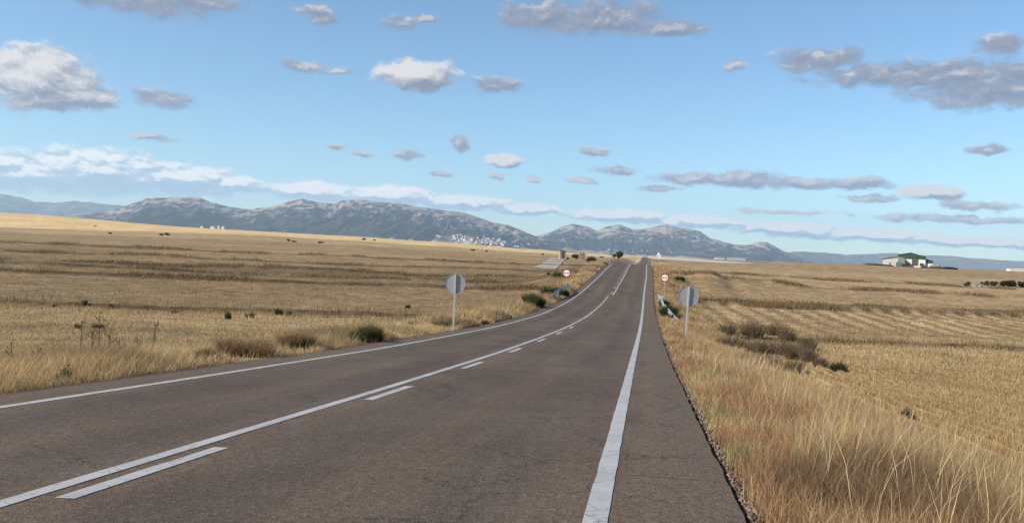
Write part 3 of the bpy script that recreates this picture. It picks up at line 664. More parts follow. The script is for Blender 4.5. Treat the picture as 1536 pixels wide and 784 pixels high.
# --- tall bleached stalks standing over it
parts = []
n = 900; y = 4.2*(24/4.2)**rng.random(n); d = .5+3.4*rng.random(n); x = xright(y)+SH_R+d
c = np.array([.62, .50, .30])*(.8+.4*rng.random((n, 1)))
parts.append(blades(x, y, H(x, y), .42+.42*rng.random(n), np.maximum(.0042, y*.0005), .12+.6*rng.random(n), c, c*1.1, rng.normal(.4, 1.3, n), .35))
hx = [(1290, 700), (1330, 690), (1345, 660), (1352, 735), (1240, 690), (1480, 740), (1500, 720), (1200, 720), (1385, 770), (1405, 770)]
px_ = []; 
for a, b in hx:
    q = hit(a, min(b+60, 783)); px_.append(q)
px_ = np.array(px_); m = len(px_)
c = np.tile([.70, .58, .38], (m, 1)); parts.append(blades(px_[:, 0], px_[:, 1], H(px_[:, 0], px_[:, 1]), np.linspace(.5, .8, m), np.full(m, .0048), np.linspace(.1, .6, m)[rng.permutation(m)], c, c, rng.normal(.2, .8, m), .42))
V, T, Cc = join(parts); o = link('tall_grass_stalks', tri_mesh('tall_grass_stalks', V, T, Cc), M_PLANT); tag(o, 'long bleached grass stalks rising above the right verge', 'grass stalks', kind='stuff')
# --- left verge
parts = []
def verge_left(n, y0, y1, hs, ws):
    tt = rng.random(n); y = y0*(y1/y0)**tt; d = rng.random(n)**1.25*3.4+.02
    x = xright(y)-W-SH_L-d/math.cos(RA)
    k1 = fbm(x*.9+13, y*.6, 3); k2 = fbm(x*.35+40, y*.35, 3)
    keep = rng.random(n) < np.clip(.25+k1*1.3, 0, 1)*sm(3.6, 1.2, d); keep &= rng.random(n) < clearing(x, y)+.06; x, y, d, k1, k2 = x[keep], y[keep], d[keep], k1[keep], k2[keep]; m = len(x)
    c = PAL[rng.integers(0, 6, m)]*(.95+.5*rng.random((m, 1))); c = mixc(c, np.array([.22, .14, .075]), sm(.52, .64, k2)*.7); c = mixc(c, np.array([.19, .18, .09]), sm(.56, .66, fbm(x*.4, y*.3+70, 2))*.5)
    h = hs*(.4+.8*rng.random(m))*(.6+.8*k2)*np.clip(.5+d, .5, 1.2); w = np.maximum(ws, y*.00055)*(.7+.6*rng.random(m))
    parts.append(blades(x, y, H(x, y)-.02, h, w, .2+.5*rng.random(m), c, np.clip(c*1.2, 0, .75), None, .3))
verge_left(110000, 9, 40, .34, .006); verge_left(40000, 38, 165, .5, .03)
V, T, Cc = join(parts); o = link('roadside_grass', tri_mesh('roadside_grass', V, T, Cc), M_PLANT); tag(o, 'pale dry grass fringe along the left edge of the road', 'grass', kind='stuff')
# --- stubble in rows on both fields
def stubble(n, y0, y1, right, hs, ws):
    x, y = sample(n, y0, y1, .35, .16 if right else -.66, .66 if right else .15)
    # snap to drill rows running away from the road
    if right:
        r_ = np.round((x*.98-y*.18)/.42)*.42; off = (r_-(x*.98-y*.18)); x = x+off*np.where(y < 34, .62, 0)
    dr, dl = roadside(x, y); d = dr if right else dl
    k = fbm(x*.5, y*.2, 3); br = band_y(x, y, not right)
    if right: dens = sm(2.3, 4.0, d+(fbm(x*1.1+3, y*.45, 3)-.5)*3)*np.clip(.2+k*1.4, 0, 1)
    else: dens = sm(1.8, 3.2, d)*np.clip(.1+k*1.3, 0, 1)
    dens = dens*np.where(br > 48 if right else br > 44, .35, 1)
    kp = rng.random(n) < dens*(clearing(x, y)+.05); x, y, k = x[kp], y[kp], k[kp]; m = len(x)
    c = PAL[rng.integers(0, 6, m)]*(.72+.45*rng.random((m, 1))); c = mixc(c, BROWN*1.5, sm(.55, .7, k)*.5)
    bb = band_y(x, y, not right); c = mixc(c, BROWN*1.45, np.where(bb > (46 if right else 42), .6, 0)*np.ones(m))
    h = hs*(.5+.7*rng.random(m)); w = np.maximum(ws, y*.0006)*(.7+.6*rng.random(m))
    return blades(x, y, H(x, y)-.01, h, w, .1+.35*rng.random(m), c, np.clip(c*1.15, 0, .7), None, .3)
V, T, Cc = join([stubble(300000, 5, 34, True, .135, .0045), stubble(90000, 30, 120, True, .20, .02)])
o = link('stubble', tri_mesh('stubble', V, T, Cc), M_PLANT); tag(o, 'cut straw stubble covering the field right of the road', 'stubble', kind='stuff')
V, T, Cc = join([stubble(170000, 11, 42, False, .10, .006), stubble(80000, 38, 140, False, .2, .025)])
o = link('stubble', tri_mesh('stubble', V, T, Cc), M_PLANT); tag(o, 'cut straw stubble covering the field left of the road', 'stubble', kind='stuff')
# --- weedy tufts on the field banks
parts = []
for left, banks, u0, u1 in ((True, BANKS_L, -.63, .12), (False, BANKS_R, .19, .63)):
    for b, h in banks:
        n = 9000 if b > 60 else 1800; u = u0+(u1-u0)*rng.random(n); y = b*(1+.16*(u+.45) if left else 1+.10*(u-.4))*(1+rng.normal(-.004, .008, n)); x = u*y
        k = fbm(x*.15+b, y*.02, 4); kp = rng.random(n) < sm(.42, .66, k)*.8; x, y, k = x[kp], y[kp], k[kp]; m = len(x)
        dr, dl = roadside(x, y); kp = np.maximum(dr, dl) > 2; x, y = x[kp], y[kp]; m = len(x)
        c = np.array([.20, .145, .075])*(.6+.9*rng.random((m, 1)))
        parts.append(blades(x, y, H(x, y)-.03, (.25+.35*rng.random(m)), np.full(m, .05)*(b/90), .5*rng.random(m), c))
V, T, Cc = join(parts); o = link('bank_weeds', tri_mesh('bank_weeds', V, T, Cc), M_PLANT); tag(o, 'brown dry weeds growing on the low banks between the fields', 'weeds', kind='stuff')
# --- loose stones along the broken pavement edge
n = 9000; y = 3.3*(60/3.3)**rng.random(n); x = xright(y)+SH_R+np.abs(rng.normal(.03, .15, n))
s = np.maximum(.006+.02*rng.random(n)**2.5, y*.0006); z = H(x, y)+s*.4; z = np.maximum(z, zroad(y)-.10)
ico = np.array([[1, 0, 0], [-1, 0, 0], [0, 1, 0], [0, -1, 0], [0, 0, 1], [0, 0, -1]]); fi = np.array([[0, 2, 4], [2, 1, 4], [1, 3, 4], [3, 0, 4], [2, 0, 5], [1, 2, 5], [3, 1, 5], [0, 3, 5]])
V = (ico[None]*s[:, None, None]*(.6+.7*rng.random((n, 6, 1))))+np.stack([x, y, z], -1)[:, None]
T = (fi[None]+(np.arange(n)*6)[:, None, None]).reshape(-1, 3); cs = np.repeat(np.array([.23, .185, .145])*(.35+1.3*rng.random((n, 1))), 6, 0)
o = link('gravel', tri_mesh('gravel', V.reshape(-1, 3), T, cs), M_PLANT); tag(o, 'crumbled dark gravel along the broken right edge of the asphalt', 'gravel', kind='stuff')

# ------------------------------------------------------------------ road signs
def sign_post(b, h, r=.035): b.box(-.03, .03, -.02, .02, -.5, h)
def car_emblem(b, cx, cz, w, y0, y1, m=0):
    h = w*.62
    b.prism([(cx-w/2, cz-h*.28), (cx+w/2, cz-h*.28), (cx+w/2, cz+h*.12), (cx+w*.36, cz+h*.2), (cx+w*.25, cz+h*.5), (cx-w*.25, cz+h*.5), (cx-w*.36, cz+h*.2), (cx-w/2, cz+h*.12)], y0, y1, m)
    for s in (-1, 1): b.box(cx+s*w*.36-w*.09, cx+s*w*.36+w*.09, y0, y1, cz-h*.5, cz-h*.285, m)
def no_overtaking(px_, D, diam, zc, label, rz, group='no-overtaking signs facing the viewer'):
    x, yv = at_distance(px_, D); r = ray(px_, zc); z0 = float(H(r[0]*D, D)); hc = r[2]*D-z0
    t = thing('road_sign', (r[0]*D, D, z0), rz, label, 'road sign', group)
    b = MB(); b.box(-.03, .03, .02, .06, -.5, hc+diam*.3); b.build('post', M_POST, t)
    R0_ = diam/2
    b = MB(); b.cyl((0, .0, hc), (0, .018, hc), R0_, R0_, 40); b.build('plate', M_GALV, t)
    b = MB(); b.ring(hc, R0_*.73, R0_*.985, -.008, -.001); b.build('red_border', M_RED, t)
    b = MB(); b.cyl((0, -.006, hc), (0, -.0015, hc), R0_*.73, R0_*.73, 40); b.build('white_face', M_WHITE, t)
    b = MB(); car_emblem(b, -R0_*.33, hc-.01, R0_*.5, -.012, -.0065); b.build('red_car_symbol', M_RED, t)
    b = MB(); car_emblem(b, R0_*.33, hc-.01, R0_*.5, -.012, -.0065); b.build('black_car_symbol', M_BLACK, t)
    return t
no_overtaking(850, 91, .93, 409.4, 'round red-bordered sign with two car symbols left of the road above the left guardrail', -.1)
no_overtaking(997.2, 82, .86, 416.4, 'round red-bordered sign with two car symbols right of the road above the right guardrail', -.12)
def back_sign(px_, py_, D, diam, label, lean, rz=0, group='round signs seen from behind', marks=True):
    r = ray(px_, py_); z0 = float(H(r[0]*D, D)); hc = r[2]*D-z0
    t = thing('road_sign', (r[0]*D, D, z0), rz, label, 'road sign', group); t.rotation_euler = (0, lean, rz)
    b = MB(); b.box(-.035, .035, -.075, -.02, -.5, hc+diam*.47); b.build('post', M_POST, t, bevel=.006)
    b = MB(); b.cyl((0, 0, hc), (0, .006, hc), diam/2, diam/2, 48); b.ring(hc, diam/2-.012, diam/2, -.018, -.0005, 48); b.build('plate', M_GALV, t)
    b = MB(); b.cyl((0, .0065, hc), (0, .009, hc), diam*.36, diam*.36, 40); b.build('white_face', M_WHITE, t)
    b = MB(); b.ring(hc, diam*.362, diam*.49, .0065, .0095, 40); b.build('red_border', M_RED, t)
    for s in (-1, 1):
        b = MB(); b.box(-.06, .06, -.019, -.001, hc+s*diam*.25-.025, hc+s*diam*.25+.025); b.build('clamp', M_POST, t)
    if marks: b = MB(); b.box(diam*.2, diam*.33, -.003, -.0007, hc+.0, hc+.035); b.build('maker_plate', M_GREYW, t)
    return t
back_sign(683, 425.0, 34, .83, 'grey back of a round sign on a post left of the road', 0, 0)
back_sign(1030.8, 443.8, 34, .85, 'grey back of a round sign on a post right of the road', R(1.5), 0)
back_sign(915.3, 379.5, 160, .88, 'small distant grey back of a round sign left of the road at the crest', 0, 0, marks=False)
def end_sign(px_, py_, D, diam):
    r = ray(px_, py_); z0 = float(H(r[0]*D, D)); hc = r[2]*D-z0
    t = thing('road_sign', (r[0]*D, D, z0), -.15, 'small white round sign with a black diagonal right of the road past the crest', 'road sign')
    b = MB(); b.box(-.03, .03, .02, .06, -.5, hc+.2); b.build('post', M_POST, t)
    b = MB(); b.cyl((0, 0, hc), (0, .018, hc), diam/2, diam/2, 32); b.build('white_face', M_WHITE, t)
    b = MB(); q = diam*.33; w = .05
    b.prism([(-q-w, hc-q+w), (-q+w, hc-q-w), (q+w, hc+q-w), (q-w, hc+q+w)], -.006, -.001); b.build('black_bar', M_BLACK, t)
end_sign(988.2, 383.2, 185, .95)

# ------------------------------------------------------------------ guardrails
def guardrail(pts, label, end_curl):
    P = np.array(pts, float); t = np.linspace(0, 1, len(P)); cx = Curve(t, P[:, 0]); cy = Curve(t, P[:, 1]); cz = Curve(t, P[:, 2])
    tt = np.linspace(0, 1, 60); X = cx(tt); Yv = cy(tt); base = H(X, Yv); Zc = base+cz(tt)
    o0 = (X[0], Yv[0], base[0]); th = thing('guardrail', o0, 0, label, 'guardrail', 'short roadside guardrails')
    prof = [(.0, -.155), (.05, -.12), (.05, -.07), (0, -.03), (0, .03), (.05, .07), (.05, .12), (0, .155)]   # W beam
    tx = np.gradient(X); ty = np.gradient(Yv); L = np.hypot(tx, ty); nx = -ty/L*end_curl; ny = tx/L*end_curl
    V = np.zeros((60, 16, 3))
    for k, (o_, h) in enumerate(prof):
        V[:, k] = np.stack([X+nx*o_, Yv+ny*o_, Zc+h], -1); V[:, 15-k] = np.stack([X+nx*(o_-.006), Yv+ny*(o_-.006), Zc+h], -1)
    V -= np.array(o0); I = np.arange(960).reshape(60, 16); jn = (np.arange(16)+1) % 16
    Q = np.stack([I[:-1, :], I[:-1][:, jn], I[1:][:, jn], I[1:, :]], -1).reshape(-1, 4)
    link('rail', tri_mesh('rail', V.reshape(-1, 3), Q), M_GALV, th)
    n = max(3, int(np.sum(L)/4)+1)
    for q in np.linspace(4, 57, n).astype(int):
        b = MB(); x_, y_ = X[q]-nx[q]*.06-o0[0], Yv[q]-ny[q]*.06-o0[1]
        b.box(x_-.05, x_+.05, y_-.03, y_+.03, base[q]-.5-o0[2], max(Zc[q]+.12, base[q]+.02)-o0[2]); b.build('post', M_POST, th)
def off(dr_, yv): return xright(yv)+SH_R+dr_
def offl(dl__, yv): return xright(yv)-W-SH_L-dl__
guardrail([(*at_distance(824.5, 72), 0.0), (*at_distance(829, 75), .35), (*at_distance(836, 78.5), .64), (*at_distance(844, 82.5), .70), (*at_distance(850.5, 86.5), .70), (*at_distance(855, 90), .66)], 'short steel guardrail left of the road, its near end buried in grass', -1)
guardrail([(off(1.5, 52), 52, -.02), (off(1.05, 57), 57, .35), (off(.7, 62), 62, .62), (off(.6, 70), 70, .66), (off(.6, 76), 76, .66), (off(.35, 80), 80, .62)], 'short steel guardrail right of the road, its near end sinking behind a green bush', 1)

# ------------------------------------------------------------------ marker posts
def marker(px_, py_, D, label):
    r = ray(px_, py_); z = float(H(r[0]*D, D)); t = thing('marker_post', (r[0]*D, D, z), 0, label, 'marker post', 'white marker posts by the far road')
    b = MB(); b.prism([(-.09, -.3), (.09, -.3), (.09, .95), (-.09, 1.08)], -.05, .05); b.build('post', M_WHITE, t, bevel=.01)
    b = MB(); b.box(-.093, .093, -.053, -.0505, .72, .9); b.build('black_band', M_BLACK, t)
marker(977.5, 391, 205, 'white marker post right of the far road, nearer one')
marker(983, 391, 230, 'white marker post right of the far road, second one')
marker(954.5, 391, 210, 'white marker post left of the far road')

# ------------------------------------------------------------------ barn on the right horizon
BD = 610; S = scale_at(BD); r0 = ray(1367, 397.2); BR = -math.atan(r0[0]); SX = S/1.11
bx, bz = r0[0]*BD, float(H(r0[0]*BD, BD))
bz = r0[2]*BD
def bxp(p): return (p-1367)*SX
hall = thing('barn', (bx, BD, bz), BR, 'large farm hall with green roof and cladding above white walls and dark doorway', 'barn')
x0, x1 = bxp(1346.6), bxp(1387.8); zE = 14.2*S; zR = 18.6*S; zG = 8.6*S; dep = 26
b = MB(); b.box(x0, x1, 0, dep, -4, zG, 0); b.build('lower_wall', M_WALLW, hall)
xm = bxp(1365.5)
b = MB(); b.prism([(x0-.15, zG+.003), (x1+.15, zG+.003), (x1+.15, zE-.8), (xm, zR-.4), (x0-.15, zE)], -.12, dep+.1); b.build('green_cladding', M_GREEN, hall)
b = MB(); b.prism([(x0-.5, zE+.02), (xm, zR-.36), (x1+.5, zE-.85), (x1+.5, zE-.6), (xm, zR), (x0-.5, zE+.3)], -.7, dep+.6); b.build('roof', M_GREEN, hall)
b = MB(); b.box(bxp(1367.6), bxp(1377.3), -.09, .12, -.5, zG-.05); b.build('doorway', speck('brown_door', (.075, .06, .05), .2, 1, .8), hall)
for a in (1363, 1382.5):
    b = MB(); b.box(bxp(a)-1.4, bxp(a)+1.4, -2.6, -1.2, -.5, 1.1); b.box(bxp(a)-1.1, bxp(a)+.9, -2.4, -1.4, 1.103, 1.6)
    o = b.build('crate_stack', M_DARK, None, (bx, BD, bz), BR); tag(o, 'low dark stack in front of the %s white wall of the farm hall' % ('left' if a < 1370 else 'right'), 'crates')
an = thing('barn_annex', (bx, BD, bz), BR, 'long cream shed with green roof adjoining the farm hall on its left', 'shed')
x0, x1 = bxp(1323), bxp(1346.2); b = MB(); b.box(x0, x1, 1.0, 14, -4, 7.2*S); b.prism([(x0, 7.2*S+.003), (x1, 7.2*S+.003), (x1, 11*S)], 1.0, 1.2); b.build('wall', M_CREAM, an)
b = MB(); b.prism([(x0-.4, 7.3*S), (x1, 11.2*S), (x1, 11.9*S), (x0-.4, 8.1*S)], .4, 14.5); b.build('roof', M_GREEN, an)
b = MB(); b.box(bxp(1333.5), bxp(1335.5), .93, 1.1, -.5, 2.4*S); b.build('door', M_DARK, an)
po = thing('barn_porch', (bx, BD, bz), BR, 'blue grey lean-to with sloping light roof at the left front of the farm hall', 'lean-to')
x0, x1 = bxp(1346.8), bxp(1356.8); b = MB(); b.prism([(x0, -2), (x1, -2), (x1, 8*S), (x0, 10.6*S)], -5, -.25); b.build('wall', M_GREYW, po)
b = MB(); b.prism([(x0-.3, 10.75*S), (x1+.3, 8.1*S), (x1+.3, 8.7*S), (x0-.3, 11.4*S)], -5.4, -.2); b.build('roof', M_CREAM, po)
ra = thing('barn_annex', (bx, BD, bz), BR, 'green lean-to with white base adjoining the farm hall on its right', 'shed')
x0, x1 = bxp(1388.2), bxp(1398.8); b = MB(); b.box(x0, x1, 2, 18, -4, 3.4*S); b.build('lower_wall', M_WALLW, ra)
b = MB(); b.prism([(x0, 3.4*S+.003), (x1+.1, 3.4*S+.003), (x1+.1, 7.0*S), (x0, 9.6*S)], 1.85, 18.2); b.build('green_cladding', M_GREEN, ra)
b = MB(); b.prism([(x0, 9.65*S), (x1+.4, 6.95*S), (x1+.4, 7.5*S), (x0, 10.2*S)], 1.5, 18.5); b.build('roof', M_GREEN, ra)
b = MB(); b.box(bxp(1344), bxp(1353), -9.5, -6, -1.5, 2.6); b.prism([(bxp(1344)+.2, 2.603), (bxp(1353)-.2, 2.603), (bxp(1352), 2.9), (bxp(1345), 2.9)], -9.3, -6.2)
tag(b.build('container', M_TEAL, None, (bx, BD, bz-1.2), BR), 'teal container standing before the left side of the farm hall', 'container')
sh = thing('hut', (bx-4.3, BD-9, bz-1.6), BR, 'small tan hut with dark open side below the farm hall on its right', 'hut')
x0, x1 = bxp(1395), bxp(1407); b = MB(); b.box(x0, x1, 0, 5, -1.5, 3.9*S); b.build('wall', M_STONE, sh)
b = MB(); b.prism([(x0-.3, 4.0*S), (x1+.4, 4.3*S), (x1+.4, 4.9*S), (x0-.3, 4.6*S)], -.4, 5.4); b.build('roof', M_CREAM, sh)
b = MB(); b.box(x1+.003, x1+1.1, .4, 4.6, -1.5, 3.6*S); b.build('opening', M_DARK, sh)
for a, w, h, c, lab in [(1311, 22, 3.6, DBR, 'long dark hedge at the left foot of the cream shed'), (1332, 16, 3, DBR, 'dark low hedge in front of the cream shed'), (1403, 18, 4, BRN, 'brown scrub behind the small tan hut'), (1420, 16, 4.5, DGR, 'dark bush right of the small tan hut'), (1431, 8, 4.5, DGR, 'last dark round bush right of the farm buildings'), (1386, 12, 2.6, DBR, 'dark scrub line before the right end of the farm hall')]:
    q = ray(a, 397.5+(a-1367)*.05); D = BD-6; D = BD-12+(a-1367)*-.21; me = shrub_mesh('bush', w*S*.6, 2.2, h*S, 800, c, .3, .35, int(a))
    tag(link('bush', me, M_PLANT, None, (q[0]*D, D, float(H(q[0]*D, D))-.1)), lab, 'bush')
# white sheds far right
q = ray(1527, 406.0); b = MB(); D = 1500; b.box(-14, 30, 0, 12, -8, 2.2); b.prism([(-14.5, 2.203), (30.5, 2.203), (30.5, 2.9), (8, 4.4), (-14.5, 2.9)], -.4, 12.4)
tag(b.build('warehouse', M_WALLW, None, (q[0]*D, D, q[2]*D)), 'long low white warehouse roof on the horizon at the right border', 'warehouse')
for a, D, w, lab in [(1080, 5200, 60, 'small long white building on the far pale plain, left of a wider one'), (1105, 5200, 110, 'widest long white building on the far pale plain')]:
    q = ray(a, 387.3+(a-1080)*.04); b = MB(); b.box(-w/2, w/2, 0, 20, -20, 2); b.prism([(-w/2, 2.01), (w/2, 2.01), (w/2, 3), (0, 5), (-w/2, 3)], 0, 20)
    tag(b.build('warehouse', M_CREAM, None, (q[0]*D, D, q[2]*D+2)), lab, 'warehouse')

# ------------------------------------------------------------------ hut and ruin on the left rise
D = 226; S2 = scale_at(D); q = ray(844.5, 381.5); hz = q[2]*D
hut = thing('hut', (q[0]*D, D, hz), R(8), 'small flat-roofed tan hut beside the dirt track on the left rise', 'hut')
b = MB(); b.box(-4.4*S2, 4.4*S2, 0, 1.8, -1.2, 5.4*S2); b.build('wall', M_STONE, hut)
b = MB(); b.box(-4.7*S2, 4.7*S2, -.1, 1.95, 5.4*S2+.003, 6.0*S2); b.build('roof', M_RUST, hut)
b = MB(); b.box(-.2, .22, -.02, .05, -1, 4*S2); b.build('door', M_DARK, hut)
q = ray(874, 382.5); rz_ = q[2]*D
b = MB()
for x0, x1, h in ((-4.5, -2.6, 4.2), (-2.6, -.3, 2.6), (-.3, 1.6, 4.8), (1.6, 4, 3.2)): b.box(x0*S2, x1*S2-.003, 0, .5, -1.2, h*S2)
b.box(-4.5*S2, -4.5*S2+.4, .503, 3, -1.2, 3*S2)
tag(b.build('ruined_wall', speck('reddish_masonry', (.27, .17, .13), .25, 1.5, .95), None, (q[0]*D, D, rz_)), 'broken reddish masonry wall between the tree and a dark bush on the left rise', 'ruined wall')

# ------------------------------------------------------------------ air
m = bpy.data.materials.new('hazy_air'); m.use_nodes = True; nt = m.node_tree; nt.nodes.clear()
out = N(nt, 'ShaderNodeOutputMaterial'); pv = N(nt, 'ShaderNodeVolumePrincipled'); pv.inputs['Color'].default_value = (.55, .77, 1, 1); pv.inputs['Density'].default_value = 5.6e-5; pv.inputs['Anisotropy'].default_value = .15
nt.links.new(pv.outputs[0], out.inputs['Volume'])
b = MB(); b.box(-17400, 17400, -17400, 17400, float(Z.min())-1, 900); hz_ = b.build('haze', m); tag(hz_, 'thin blue air between the viewer and the mountains', 'haze', kind='stuff')

# ------------------------------------------------------------------ light
SUN_EL = R(31); SUN_AZ = R(-112)          # measured from +Y towards +X: left of the viewer and a little behind
sd = np.array([math.sin(SUN_AZ)*math.cos(SUN_EL), math.cos(SUN_AZ)*math.cos(SUN_EL), math.sin(SUN_EL)])
L = bpy.data.lights.new('sun', 'SUN'); L.energy = 5.0; L.angle = R(.5); L.color = (1, .86, .70)
lo = bpy.data.objects.new('sun', L); COL.objects.link(lo)
import mathutils
lo.rotation_euler = mathutils.Vector(sd).to_track_quat('Z', 'Y').to_euler()

w = bpy.data.worlds.new('World'); sc.world = w; w.use_nodes = True; w.cycles.sampling_method = 'NONE'; nt = w.node_tree; nt.nodes.clear()
out = N(nt, 'ShaderNodeOutputWorld'); bg = N(nt, 'ShaderNodeBackground'); bg.inputs[1].default_value = .098; nt.links.new(bg.outputs[0], out.inputs[0])
sky = N(nt, 'ShaderNodeTexSky', sky_type='NISHITA'); sky.sun_disc = False; sky.sun_elevation = SUN_EL; sky.sun_rotation = SUN_AZ % (2*math.pi); sky.altitude = 700; sky.air_density = 1.0; sky.dust_density = .35; sky.ozone_density = 2.2
tc = N(nt, 'ShaderNodeTexCoord'); sp = N(nt, 'ShaderNodeSeparateXYZ'); nt.links.new(tc.outputs['Generated'], sp.inputs[0])
az = mth(nt, 'MULTIPLY', mth(nt, 'ARCTAN2', sp.outputs[0], sp.outputs[1]), 12.5); el = mth(nt, 'MULTIPLY', mth(nt, 'ARCSINE', sp.outputs[2]), 12.5)
cb = N(nt, 'ShaderNodeCombineXYZ'); nt.links.new(az, cb.inputs[0]); nt.links.new(el, cb.inputs[1]); P0 = cb.outputs[0]      # 1 unit = 100 photo units
def vm(op, a, b=None, c=None):
    n_ = N(nt, 'ShaderNodeVectorMath', operation=op)
    for i, v in enumerate((a, b, c)):
        if v is None: continue
        if hasattr(v, 'is_output'): nt.links.new(v, n_.inputs[i])
        else: n_.inputs[i].default_value = v
    return n_.outputs['Value'] if op == 'LENGTH' else n_.outputs[0]
CL_ = [  # the brighter cumulus: centre, half width, half height
 (62, 120, 80, 44), (110, 142, 64, 20), (625, 112, 72, 24), (755, 241, 32, 11), (1398, 289, 44, 13)]
CG_ = [(925, 24, 80, 22), (1420, 110, 110, 20),   # greyer, thinner ones
 (245, 148, 46, 14), (205, 2, 110, 20), (300, 0, 70, 12), (465, 17, 32, 9), (486, 30, 26, 9), (600, 33, 30, 11), (640, 28, 20, 7),
 (456, 99, 34, 9), (510, 106, 22, 6), (745, 127, 42, 14), (820, 26, 75, 24), (880, 34, 130, 20), (1000, 44, 70, 13),
 (1230, 88, 72, 18), (1330, 112, 110, 20), (1490, 135, 110, 25), (1495, 66, 30, 15), (1540, 110, 40, 22), (892, 228, 22, 9), (690, 215, 16, 14), (925, 254, 38, 9), (1070, 268, 100, 11), (1120, 270, 66, 14), (1200, 276, 66, 11), (1285, 277, 52, 10), (1480, 224, 30, 8), (1305, 299, 38, 6), (1180, 317, 70, 4), (1440, 328, 130, 6), (228, 206, 38, 6), (610, 232, 26, 10), (500, 219, 18, 6), (1470, 308, 50, 7), (660, 261, 18, 5), (742, 265, 17, 5), (800, 270, 15, 5), (1105, 99, 22, 7), (870, 272, 26, 5), (545, 231, 14, 5), (985, 281, 30, 6),
]
BELT = [(40, 262, 150, 25), (150, 258, 130, 35), (280, 270, 100, 26), (350, 276, 60, 16), (470, 288, 90, 16), (590, 294, 95, 17), (690, 304, 90, 13), (790, 314, 70, 10), (930, 324, 90, 13), (1050, 332, 80, 11), (1180, 344, 90, 13), (1310, 352, 100, 11), (1430, 361, 90, 9), (1530, 366, 70, 8), (0, 245, 40, 14)]
def ae(px_, py_):
    d = ray(px_, py_); d = d/np.linalg.norm(d); return math.atan2(d[0], d[1])*12.5, math.asin(d[2])*12.5
def field(P, lst):
    acc = None
    for (cx, cy, a, b_) in lst:
        c = ae(cx, cy); a /= 100; b_ /= 100
        l = vm('LENGTH', vm('MULTIPLY_ADD', P, (1/a, 1/b_, 0), (-c[0]/a, -c[1]/b_, 0)))
        acc = l if acc is None else mth(nt, 'MINIMUM', acc, l)
    return mth(nt, 'SUBTRACT', 1, acc)
def nz(P, sx, sy, det, rough, seed):
    v = vm('MULTIPLY_ADD', P, (sx, sy, 1), (seed, seed*.7, seed*1.3)); n_ = N(nt, 'ShaderNodeTexNoise'); n_.inputs['Scale'].default_value = 1; n_.inputs['Detail'].default_value = det; n_.inputs['Roughness'].default_value = rough
    nt.links.new(v, n_.inputs['Vector']); return n_
def warp(P, k, s, seed):
    n_ = nz(P, s, s*1.6, 5, .62, seed); return vm('MULTIPLY_ADD', vm('SUBTRACT', n_.outputs['Color'], (.5, .5, .5)), (k, k*.55, 0), P)
def dens(P, lst, amp, sx, sy, seed):
    n_ = nz(P, sx, sy, 7, .6, seed).outputs['Fac']
    return mth(nt, 'ADD', field(P, lst), mth(nt, 'MULTIPLY', mth(nt, 'SUBTRACT', n_, .5), amp))
PW = warp(warp(P0, .34, 1.6, 3.1), .15, 6.5, 4.4)
OFA = (-.045, .08, 0); PW2 = vm('ADD', PW, OFA)
nA = nz(PW, 3.4, 6.0, 8, .62, 5.2).outputs['Fac']; nA2 = nz(PW2, 3.4, 6.0, 8, .62, 5.2).outputs['Fac']
def plus(f, n_, k): return mth(nt, 'ADD', f, mth(nt, 'MULTIPLY', mth(nt, 'SUBTRACT', n_, .5), k))
fA = field(PW, CL_); fA2 = field(vm('ADD', PW, (-.12, .11, 0)), CL_); fG = field(PW, CG_); fG2 = field(vm('ADD', PW, (-.03, .07, 0)), CG_); dA = plus(fA, nA, 1.1); dG = plus(fG, nA, 1.9)
PB = warp(P0, .30, 2.6, 8.4)
PB2 = vm('ADD', PB, (-.03, .06, 0)); nB = nz(PB, 4.2, 8.0, 8, .62, 2.2).outputs['Fac']; nB2 = nz(PB2, 4.2, 8.0, 8, .62, 2.2).outputs['Fac']
fB = field(PB, BELT); fB2 = field(vm('ADD', PB, (-.05, .07, 0)), BELT); dB = plus(fB, nB, 1.0)
def lum(f, f2, n1, n2, a, b_, o): return mth(nt, 'ADD', mth(nt, 'MULTIPLY_ADD', mth(nt, 'SUBTRACT', f, f2), a, o), mth(nt, 'MULTIPLY', mth(nt, 'SUBTRACT', n1, n2), b_), clamp=True)
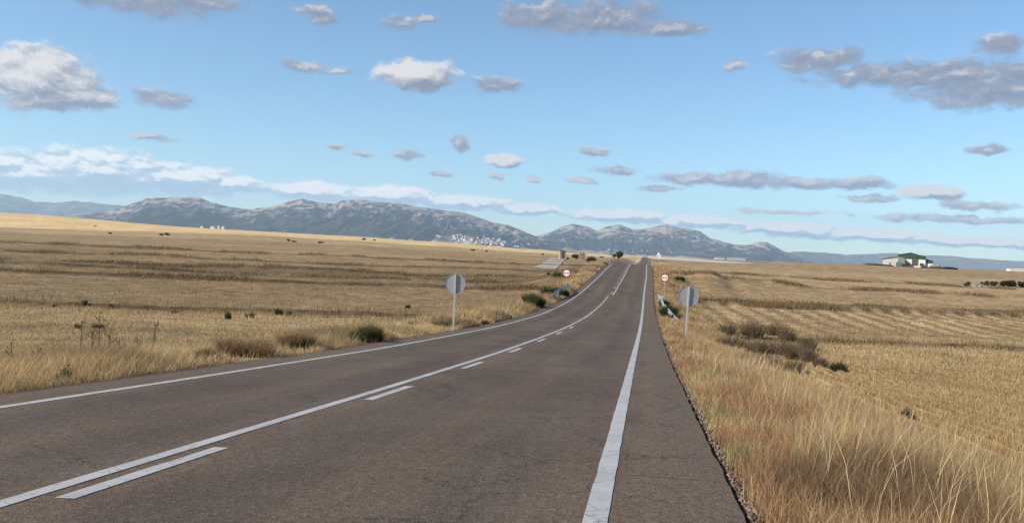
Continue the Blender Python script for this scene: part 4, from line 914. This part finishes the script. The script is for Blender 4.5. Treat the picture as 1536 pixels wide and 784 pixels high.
def cover(d, a, b_):
    mr = N(nt, 'ShaderNodeMapRange', interpolation_type='SMOOTHSTEP'); mr.inputs[1].default_value = a; mr.inputs[2].default_value = b_; nt.links.new(d, mr.inputs[0]); return mr.outputs[0]
def lit(d, d2, k, o): return mth(nt, 'MULTIPLY_ADD', mth(nt, 'SUBTRACT', d, d2), k, o, clamp=True)
skyc = mixn(nt, 1, sky.outputs[0], (.85, 1.05, 1.12), 'MULTIPLY')
SKYGAIN = skyc
lA = lum(fA, fA2, nA, nA2, 1.5, 2.0, .42); colA = rampn(nt, lA, [(0, (1.62, 1.80, 2.40)), (.35, (2.76, 2.88, 3.30)), (.9, (5.64, 5.52, 5.40))])
lB = lum(fB, fB2, nB, nB2, 1.9, 2.0, .30); colB = rampn(nt, lB, [(0, (2.5, 3.7, 4.8)), (.40, (3.6, 4.5, 5.3)), (.72, (7.6, 7.4, 7.1))])
lG = lum(fG, fG2, nA, nA2, .55, 2.4, .30); colG = rampn(nt, lG, [(0, (1.5, 1.75, 2.45)), (.5, (2.2, 2.35, 3.0)), (1, (4.6, 4.4, 4.5))])
cA = mth(nt, 'MULTIPLY', cover(dA, -.1, .3), .98); cB = mth(nt, 'MULTIPLY', cover(dB, -.05, .35), .95); cG = mth(nt, 'MULTIPLY', cover(dG, -.15, .5), .93)
c = mixn(nt, cB, SKYGAIN, colB); c = mixn(nt, cG, c, colG); c = mixn(nt, cA, c, colA); nt.links.new(c, bg.inputs[0])

# ------------------------------------------------------------------ camera
cam = bpy.data.cameras.new('camera'); co = bpy.data.objects.new('camera', cam); COL.objects.link(co)
cam.sensor_width = 36; cam.lens = 36*FOC/1536; cam.clip_start = .1; cam.clip_end = 80000
Mx = mathutils.Matrix(((vR[0], vU[0], -vF[0], 0), (vR[1], vU[1], -vF[1], 0), (vR[2], vU[2], -vF[2], 0), (0, 0, 0, 1))); co.matrix_world = Mx
sc.camera = co
sc.render.engine = 'CYCLES'
sc.cycles.volume_bounces = 1; sc.cycles.max_bounces = 5; sc.cycles.transparent_max_bounces = 6
sc.view_settings.view_transform = 'Standard'; sc.view_settings.look = 'None'; sc.view_settings.exposure = 0.56; sc.view_settings.gamma = 1
